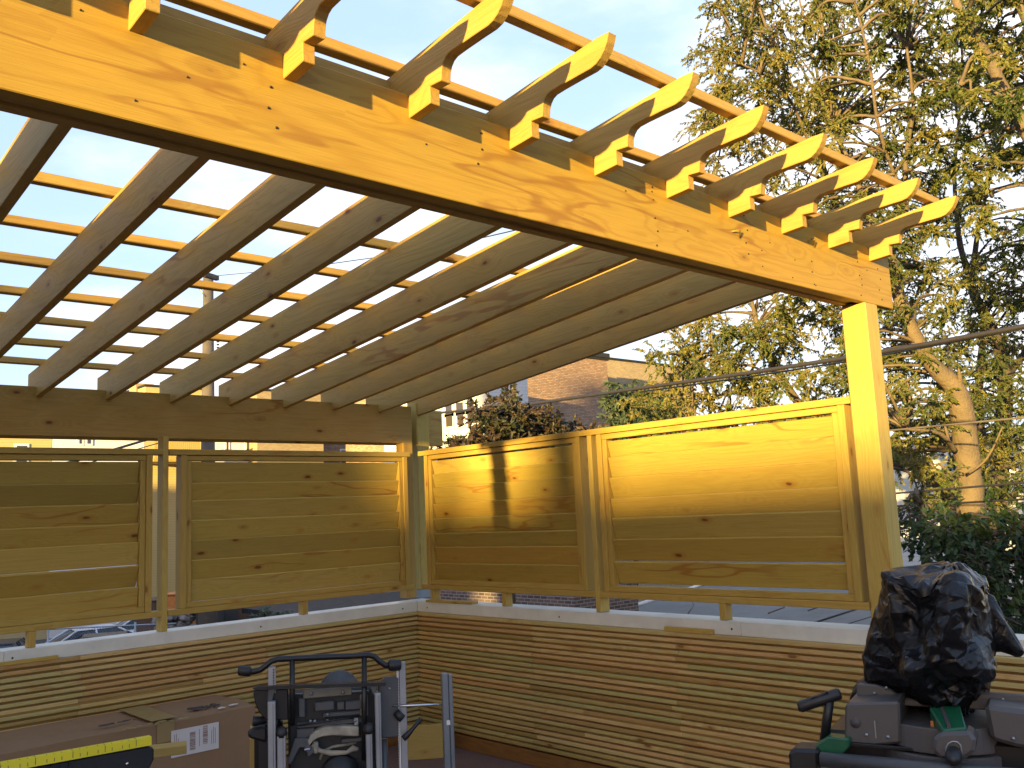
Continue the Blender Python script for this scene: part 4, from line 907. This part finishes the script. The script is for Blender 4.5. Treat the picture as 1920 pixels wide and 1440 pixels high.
part(tt, 'turntable', M['cast'], root, .003)
for (a, b) in ((1662, 1290), (1640, 1300), (1880, 1312), (1935, 1318), (1625, 1378), (1665, 1382), (1900, 1385)):
    part(lambda m: m.cyl(Q.w(a, b, .098 if b < 1340 else -.021), Q.M.to_3x3() @ Vector((0, 1, 0)), .0055, .006, 8), 'bolt', M['steel'], root)
part(lambda m: Q.bx(m, 1553, 1745, 1397, 1404, -.03, .06), 'chip_tray', M['blk'], root, .002)
part(lambda m: Q.bx(m, 1640, 1642, 1352, 1384, -.0225, .003), 'index_mark', M['alu'], root)
part(lambda m: m.cyl(Q.w(1604, 1355, -.021), Q.M.to_3x3() @ Vector((0, 1, 0)), .016, .004, 18), 'mount_hole', M['ink'], root)
part(lambda m: Q.poly(m, [(1606, 1282), (1640, 1284), (1668, 1292), (1690, 1309), (1750, 1318), (1750, 1326), (1606, 1322)], .10, .025), 'fence', M['cast'], root, .004)
part(lambda m: Q.poly(m, [(1812, 1298), (1900, 1302), (2050, 1311), (2050, 1340), (1812, 1330)], .10, .025), 'fence', M['cast'], root, .004)
def arm(m):
    a = [Q.q(1742, 1325, .02), Q.q(1800, 1322, .02), Q.q(1812, 1364, -.10), Q.q(1768, 1369, -.10)]
    P_ = [Vector((v.x, v.y, v.z)) for v in a]; lo = [Vector((v.x, v.y, v.z - .07)) for v in P_]
    m.add([Q.M @ v for v in P_ + lo], [(0, 3, 2, 1), (4, 5, 6, 7), (0, 1, 5, 4), (1, 2, 6, 5), (2, 3, 7, 6), (3, 0, 4, 7)])
part(arm, 'arm', M['green'], root, .004)
def slot(m):
    a = [Q.q(1762, 1325, .015), Q.q(1769, 1325, .015), Q.q(1783, 1362, -.095), Q.q(1776, 1363, -.095)]
    m.add([Q.M @ (v + Vector((0, 0, .0016))) for v in a] + [Q.M @ (v + Vector((0, 0, -.004))) for v in a], [(0, 3, 2, 1), (4, 5, 6, 7), (0, 1, 5, 4), (1, 2, 6, 5), (2, 3, 7, 6), (3, 0, 4, 7)])
part(slot, 'kerf_slot', M['ink'], root)
part(lambda m: Q.poly(m, [(1760, 1374), (1820, 1371), (1830, 1388), (1828, 1410), (1810, 1424), (1762, 1424), (1748, 1408), (1750, 1386)], -.115, .09), 'arm_nose', M['cast'], root, .01)
def arch(m):
    pts = [(1774, 1423), (1774, 1402), (1778, 1394), (1786, 1390), (1795, 1391), (1801, 1397), (1803, 1408), (1804, 1422)]
    m.tube([Q.w(a, b, -.118) for a, b in pts], .0022, 6)
part(arch, 'arch_trim', M['alu'], root)
def mk(m):
    c = Q.w(1789, 1412, -.12); d_ = Q.M.to_3x3() @ Vector((0, -1, -.15)).normalized(); m.tube([c, c + d_ * .03, c + d_ * .05, c + d_ * .058], [.020, .022, .016, .004], 18)
part(mk, 'lock_knob', M['blkp'], root)
part(lambda m: Q.bx(m, 1745, 1751, 1352, 1366, -.022, .004), 'orange_sticker', M['orange'], root)
part(lambda m: Q.poly(m, [(1528, 1398), (1552, 1382), (1592, 1386), (1592, 1402), (1553, 1440), (1534, 1440)], -.06, .06), 'stand_bracket', M['green'], root, .004)
part(lambda m: Q.poly(m, [(1477, 1410), (1490, 1404), (1534, 1406), (1536, 1450), (1480, 1450)], -.10, .10), 'stand_clamp', M['blkp'], root, .01)
part(lambda m: m.tube([Q.w(1540, 1424, -.09), Q.w(2060, 1470, -.13)], .022, 14), 'stand_tube', M['grp'], root)
part(lambda m: Q.bx(m, 1553, 2050, 1386, 1450, .02, .22), 'stand_beam', M['blk'], root, .01)
part(lambda m: m.tube([Q.w(1545, 1393, .0), Q.w(1557, 1300, .0)], [.016, .016], 4), 'handle_post', M['blkp'], root)
part(lambda m: m.tube([Q.w(1496, 1326, -.03), Q.w(1501, 1325, -.028), Q.w(1572, 1301, .01), Q.w(1576, 1300, .012)], [.013, .018, .018, .014], 14), 'handle_grip', M['blkp'], root)
part(lambda m: m.tube([Q.w(1520, 1311, -.026), Q.w(1552, 1298, -.01)], .004, 6), 'grip_mark', M['blk'], root)
for px_ in (1560, 2000):
    for s_ in (-.28, .5): part(lambda m: m.tube([Q.w(px_, 1445, .1), Vector((Q.w(px_, 1445, s_).x, Q.w(px_, 1445, s_).y, FL))], .018, 8), 'leg', M['blk'], root)
# --- black plastic bag over the saw head
def bagmat():
    m, nt, bs = new_mat('black_plastic_film'); N = NT(nt); tc = N.n('ShaderNodeTexCoord').outputs['Object']
    bs.inputs['Base Color'].default_value = (.004, .004, .005, 1)
    wv = N.noise(tc, 5, 3, .6, 'Color'); p = N.vadd(tc, N.vmul(wv, (.35, .35, .35)))
    a = N.math('ABSOLUTE', N.math('SUBTRACT', N.noise(p, 6, 4, .6), .5)); b = N.noise(N.vmul(p, (3.2, 3.2, 1)), 9, 3, .65)
    v = N.n('ShaderNodeTexVoronoi', feature='DISTANCE_TO_EDGE', inp={'Vector': p, 'Scale': 13.0}).outputs['Distance']
    h = N.math('ADD', N.math('ADD', N.math('MULTIPLY', a, 1.6), N.math('MULTIPLY', b, .25)), N.math('MULTIPLY', N.mapr(v, 0, .25, 1, 0, True), .4))
    N.link(N.n('ShaderNodeBump', inp={'Strength': .7, 'Distance': .006, 'Height': h}).outputs[0], bs.inputs['Normal'])
    N.link(N.mapr(N.noise(tc, 4, 4, .6), .3, .7, .26, .48), bs.inputs['Roughness']); bs.inputs['Specular IOR Level'].default_value = .35
    return m
M['bag'] = bagmat()
B = Obj(1745, 2.9, 0)
rings_ = [
 [(1762, 1056, .05), (1768, 1058, .0), (1778, 1057, -.02), (1790, 1055, .0), (1800, 1054, .03), (1806, 1056, .07), (1790, 1049, .12), (1770, 1049, .1)],
 [(1656, 1084, .03), (1668, 1079, -.10), (1735, 1104, -.19), (1788, 1092, -.21), (1840, 1098, -.13), (1852, 1102, .03), (1838, 1074, .17), (1706, 1064, .15)],
 [(1650, 1100, .03), (1669, 1096, -.12), (1738, 1122, -.18), (1786, 1108, -.25), (1836, 1112, -.15), (1858, 1115, .03), (1842, 1100, .18), (1690, 1090, .17)],
 [(1639, 1145, .0), (1676, 1150, -.15), (1752, 1150, -.17), (1778, 1142, -.28), (1828, 1150, -.15), (1867, 1150, .02), (1845, 1140, .2), (1680, 1140, .2)],
 [(1613, 1212, .0), (1688, 1215, -.12), (1734, 1212, -.20), (1762, 1206, -.31), (1815, 1205, -.15), (1874, 1210, .02), (1850, 1210, .2), (1650, 1210, .2)],
 [(1613, 1255, .0), (1698, 1250, -.10), (1712, 1250, -.27), (1750, 1246, -.26), (1848, 1258, -.20), (1871, 1255, .02), (1850, 1255, .2), (1650, 1255, .2)],
 [(1626, 1288, .0), (1715, 1285, -.10), (1733, 1288, -.20), (1775, 1280, -.16), (1842, 1286, -.16), (1862, 1285, .02), (1845, 1285, .17), (1660, 1285, .17)],
 [(1680, 1308, .0), (1738, 1312, -.08), (1752, 1318, -.16), (1790, 1318, -.17), (1830, 1310, -.12), (1846, 1306, .02), (1835, 1306, .14), (1700, 1306, .14)],
 [(1738, 1338, .02), (1752, 1342, -.05), (1762, 1346, -.08), (1790, 1346, -.09), (1812, 1342, -.06), (1822, 1336, .02), (1815, 1336, .08), (1745, 1336, .08)]]
CR = [[B.q(a, b, c) for a, b, c in r] for r in rings_]
SUBA, SUBV = 5, 4; NB = 8 * SUBA; rows = []
for i in range(len(CR) - 1):
    for v in range(SUBV + (1 if i == len(CR) - 2 else 0)):
        t = v / SUBV; row = []
        for k in range(8):
            for u in range(SUBA):
                s_ = u / SUBA; p0 = CR[i][k].lerp(CR[i][(k + 1) % 8], s_); p1 = CR[i + 1][k].lerp(CR[i + 1][(k + 1) % 8], s_); row.append(p0.lerp(p1, t))
        rows.append(row)
NR = len(rows) - 1
for it in range(1):
    new = []
    for j in range(NR + 1):
        new.append([(rows[j][k] * 2 + rows[j][k - 1] + rows[j][(k + 1) % NB] + rows[max(j - 1, 0)][k] + rows[min(j + 1, NR)][k]) / 6 for k in range(NB)])
    rows = new
_c = rows[NR // 2]; _t = (_c[1] - _c[-1]).cross(rows[NR // 2 + 1][0] - rows[NR // 2 - 1][0]); SGN = 1 if _t.x < 0 else -1
creases = [([(1662, 1080), (1690, 1180), (1712, 1255)], .016), ([(1663, 1079), (1700, 1092), (1735, 1106), (1788, 1093), (1845, 1102)], .016), ([(1776, 1098), (1765, 1150), (1735, 1230), (1712, 1255)], .020),
 ([(1790, 1096), (1792, 1150), (1785, 1215), (1755, 1278)], .018), ([(1790, 1130), (1830, 1170), (1848, 1240)], .016), ([(1808, 1152), (1795, 1192)], .016), ([(1806, 1196), (1850, 1262)], .020), ([(1712, 1255), (1740, 1300), (1756, 1330)], .014),
 ([(1745, 1275), (1800, 1262), (1848, 1270)], .012), ([(1735, 1106), (1728, 1140), (1742, 1185)], .012), ([(1800, 1095), (1835, 1130), (1860, 1190)], .012), ([(1660, 1150), (1640, 1230), (1665, 1280)], .010), ([(1702, 1200), (1685, 1260), (1722, 1290)], .012),
 ([(1795, 1230), (1780, 1290), (1790, 1335)], .014), ([(1826, 1212), (1812, 1290)], .014), ([(1678, 1240), (1640, 1262), (1630, 1285)], .010), ([(1690, 1105), (1712, 1125), (1760, 1130)], .009), ([(1800, 1120), (1822, 1118), (1842, 1135)], .010), ([(1838, 1190), (1856, 1215)], .008),
 ([(1750, 1190), (1775, 1235)], -.010), ([(1712, 1130), (1705, 1190)], -.016), ([(1815, 1135), (1812, 1180)], -.014), ([(1770, 1240), (1762, 1300)], -.010), ([(1650, 1190), (1662, 1250)], -.008)]
CS = [([(B.q(a, b_, -.17).x, B.q(a, b_, -.17).z) for a, b_ in pts], amp) for pts, amp in creases]
def segd(x, z, a, b_):
    dx, dz = b_[0] - a[0], b_[1] - a[1]; t = max(0, min(1, ((x - a[0]) * dx + (z - a[1]) * dz) / (dx * dx + dz * dz))); return math.hypot(x - a[0] - dx * t, z - a[1] - dz * t)
vs = []
for j in range(NR + 1):
    for k in range(NB):
        p = rows[j][k]; tx = rows[j][(k + 1) % NB] - rows[j][k - 1]; tz = rows[min(j + 1, NR)][k] - rows[max(j - 1, 0)][k]; n_ = tx.cross(tz)
        n_ = (n_.normalized() if n_.length > 1e-9 else Vector((0, -1, 0)))
        if n_.y > 0 and p.y < 0: pass
        wv_ = noise.noise_vector(p * 9) * .010; x_, z_ = p.x + wv_.x, p.z + wv_.z; h_ = 0
        if p.y < .04:
            for pts, amp in CS:
                d_ = min(segd(x_, z_, a, b_) for a, b_ in zip(pts, pts[1:]))
                if d_ < .036: h_ += amp * .85 * (1 - d_ / .036) ** 1.15
        q_ = Vector((p.x * 14 + p.z * 3, p.y * 14, p.z * 3.6 - p.x * 3)) + noise.noise_vector(p * 5) * .8
        low = max(0, min(1, (j / NR - .60) * 3)); r2 = abs(noise.noise(q_ * 1.7 + Vector((5, 2, 8)))); r3 = abs(noise.noise(p * 30))
        vs.append(B.M @ (p + n_ * SGN * (h_ - (abs(noise.noise(q_)) - .15) * .012 - (r2 - .15) * (.005 + .020 * low) - (r3 - .15) * (.002 + .005 * low))))
m = MB(); fs = [tuple(range(NB))[::-1], tuple(range(NR * NB, NR * NB + NB))]
random.seed(12)
for j in range(NR):
    for k in range(NB):
        a_, b_, c_, d_ = j * NB + k, j * NB + (k + 1) % NB, (j + 1) * NB + (k + 1) % NB, (j + 1) * NB + k
        fs += [(a_, b_, c_), (a_, c_, d_)] if random.random() < .5 else [(a_, b_, d_), (b_, c_, d_)]
m.add([v + Vector((random.uniform(-.006, .006), random.uniform(-.006, .006), random.uniform(-.010, .010))) for v in vs], [f[::-1] for f in fs], smooth=True)
bag = m.build('plastic_bag', M['bag'], None, label='crumpled black plastic bag pulled over the mitre saw head', cat='plastic bag')
cr = bag.data.attributes.new('crease_edge', 'FLOAT', 'EDGE'); random.seed(8); cr.data.foreach_set('value', [random.choice((0, .25, .6, .8)) for e in bag.data.edges])
sm_ = bag.modifiers.new('smooth', 'SUBSURF'); sm_.levels = sm_.render_levels = 3
def flap(m, rings, n=28, seed=0):
    vs = []
    for i, (px_, py_, rx, rz, y) in enumerate(rings):
        c = B.q(px_, py_, y)
        for k in range(n):
            t = 2 * math.pi * k / n; nn = noise.noise(Vector((math.cos(t) * 1.6, math.sin(t) * 1.6, i * .45 + seed)))
            vs.append(B.M @ (c + Vector((math.cos(t) * rx * .3, math.sin(t) * rz * .8, 0)) * (1 + nn * .5) + Vector((0, 0, math.cos(t) * rx * (1 + nn * .4)))))
    fs = [tuple(range(n))[::-1], tuple(range((len(rings) - 1) * n, len(rings) * n))]
    for i in range(len(rings) - 1):
        for k in range(n): fs.append((i * n + k, i * n + (k + 1) % n, (i + 1) * n + (k + 1) % n, (i + 1) * n + k))
    m.add(vs, fs, smooth=True)
m = MB(); flap(m, [(1838, 1150, .085, .05, .04), (1855, 1162, .08, .045, .04), (1868, 1178, .066, .04, .04), (1882, 1194, .046, .03, .04), (1896, 1207, .032, .024, .04), (1908, 1217, .020, .018, .04), (1916, 1223, .012, .012, .04), (1920, 1224, .005, .006, .04)]); m.build('bag_corner', M['bag'], bag)
m = MB(); flap(m, [(1594, 1308, .008, .02, .16), (1598, 1300, .022, .03, .16), (1606, 1290, .026, .05, .16), (1620, 1284, .028, .06, .15), (1645, 1284, .034, .07, .14), (1680, 1296, .036, .08, .12), (1720, 1306, .04, .08, .10), (1760, 1318, .03, .06, .08)], seed=5); m.build('bag_hem', M['bag'], bag)
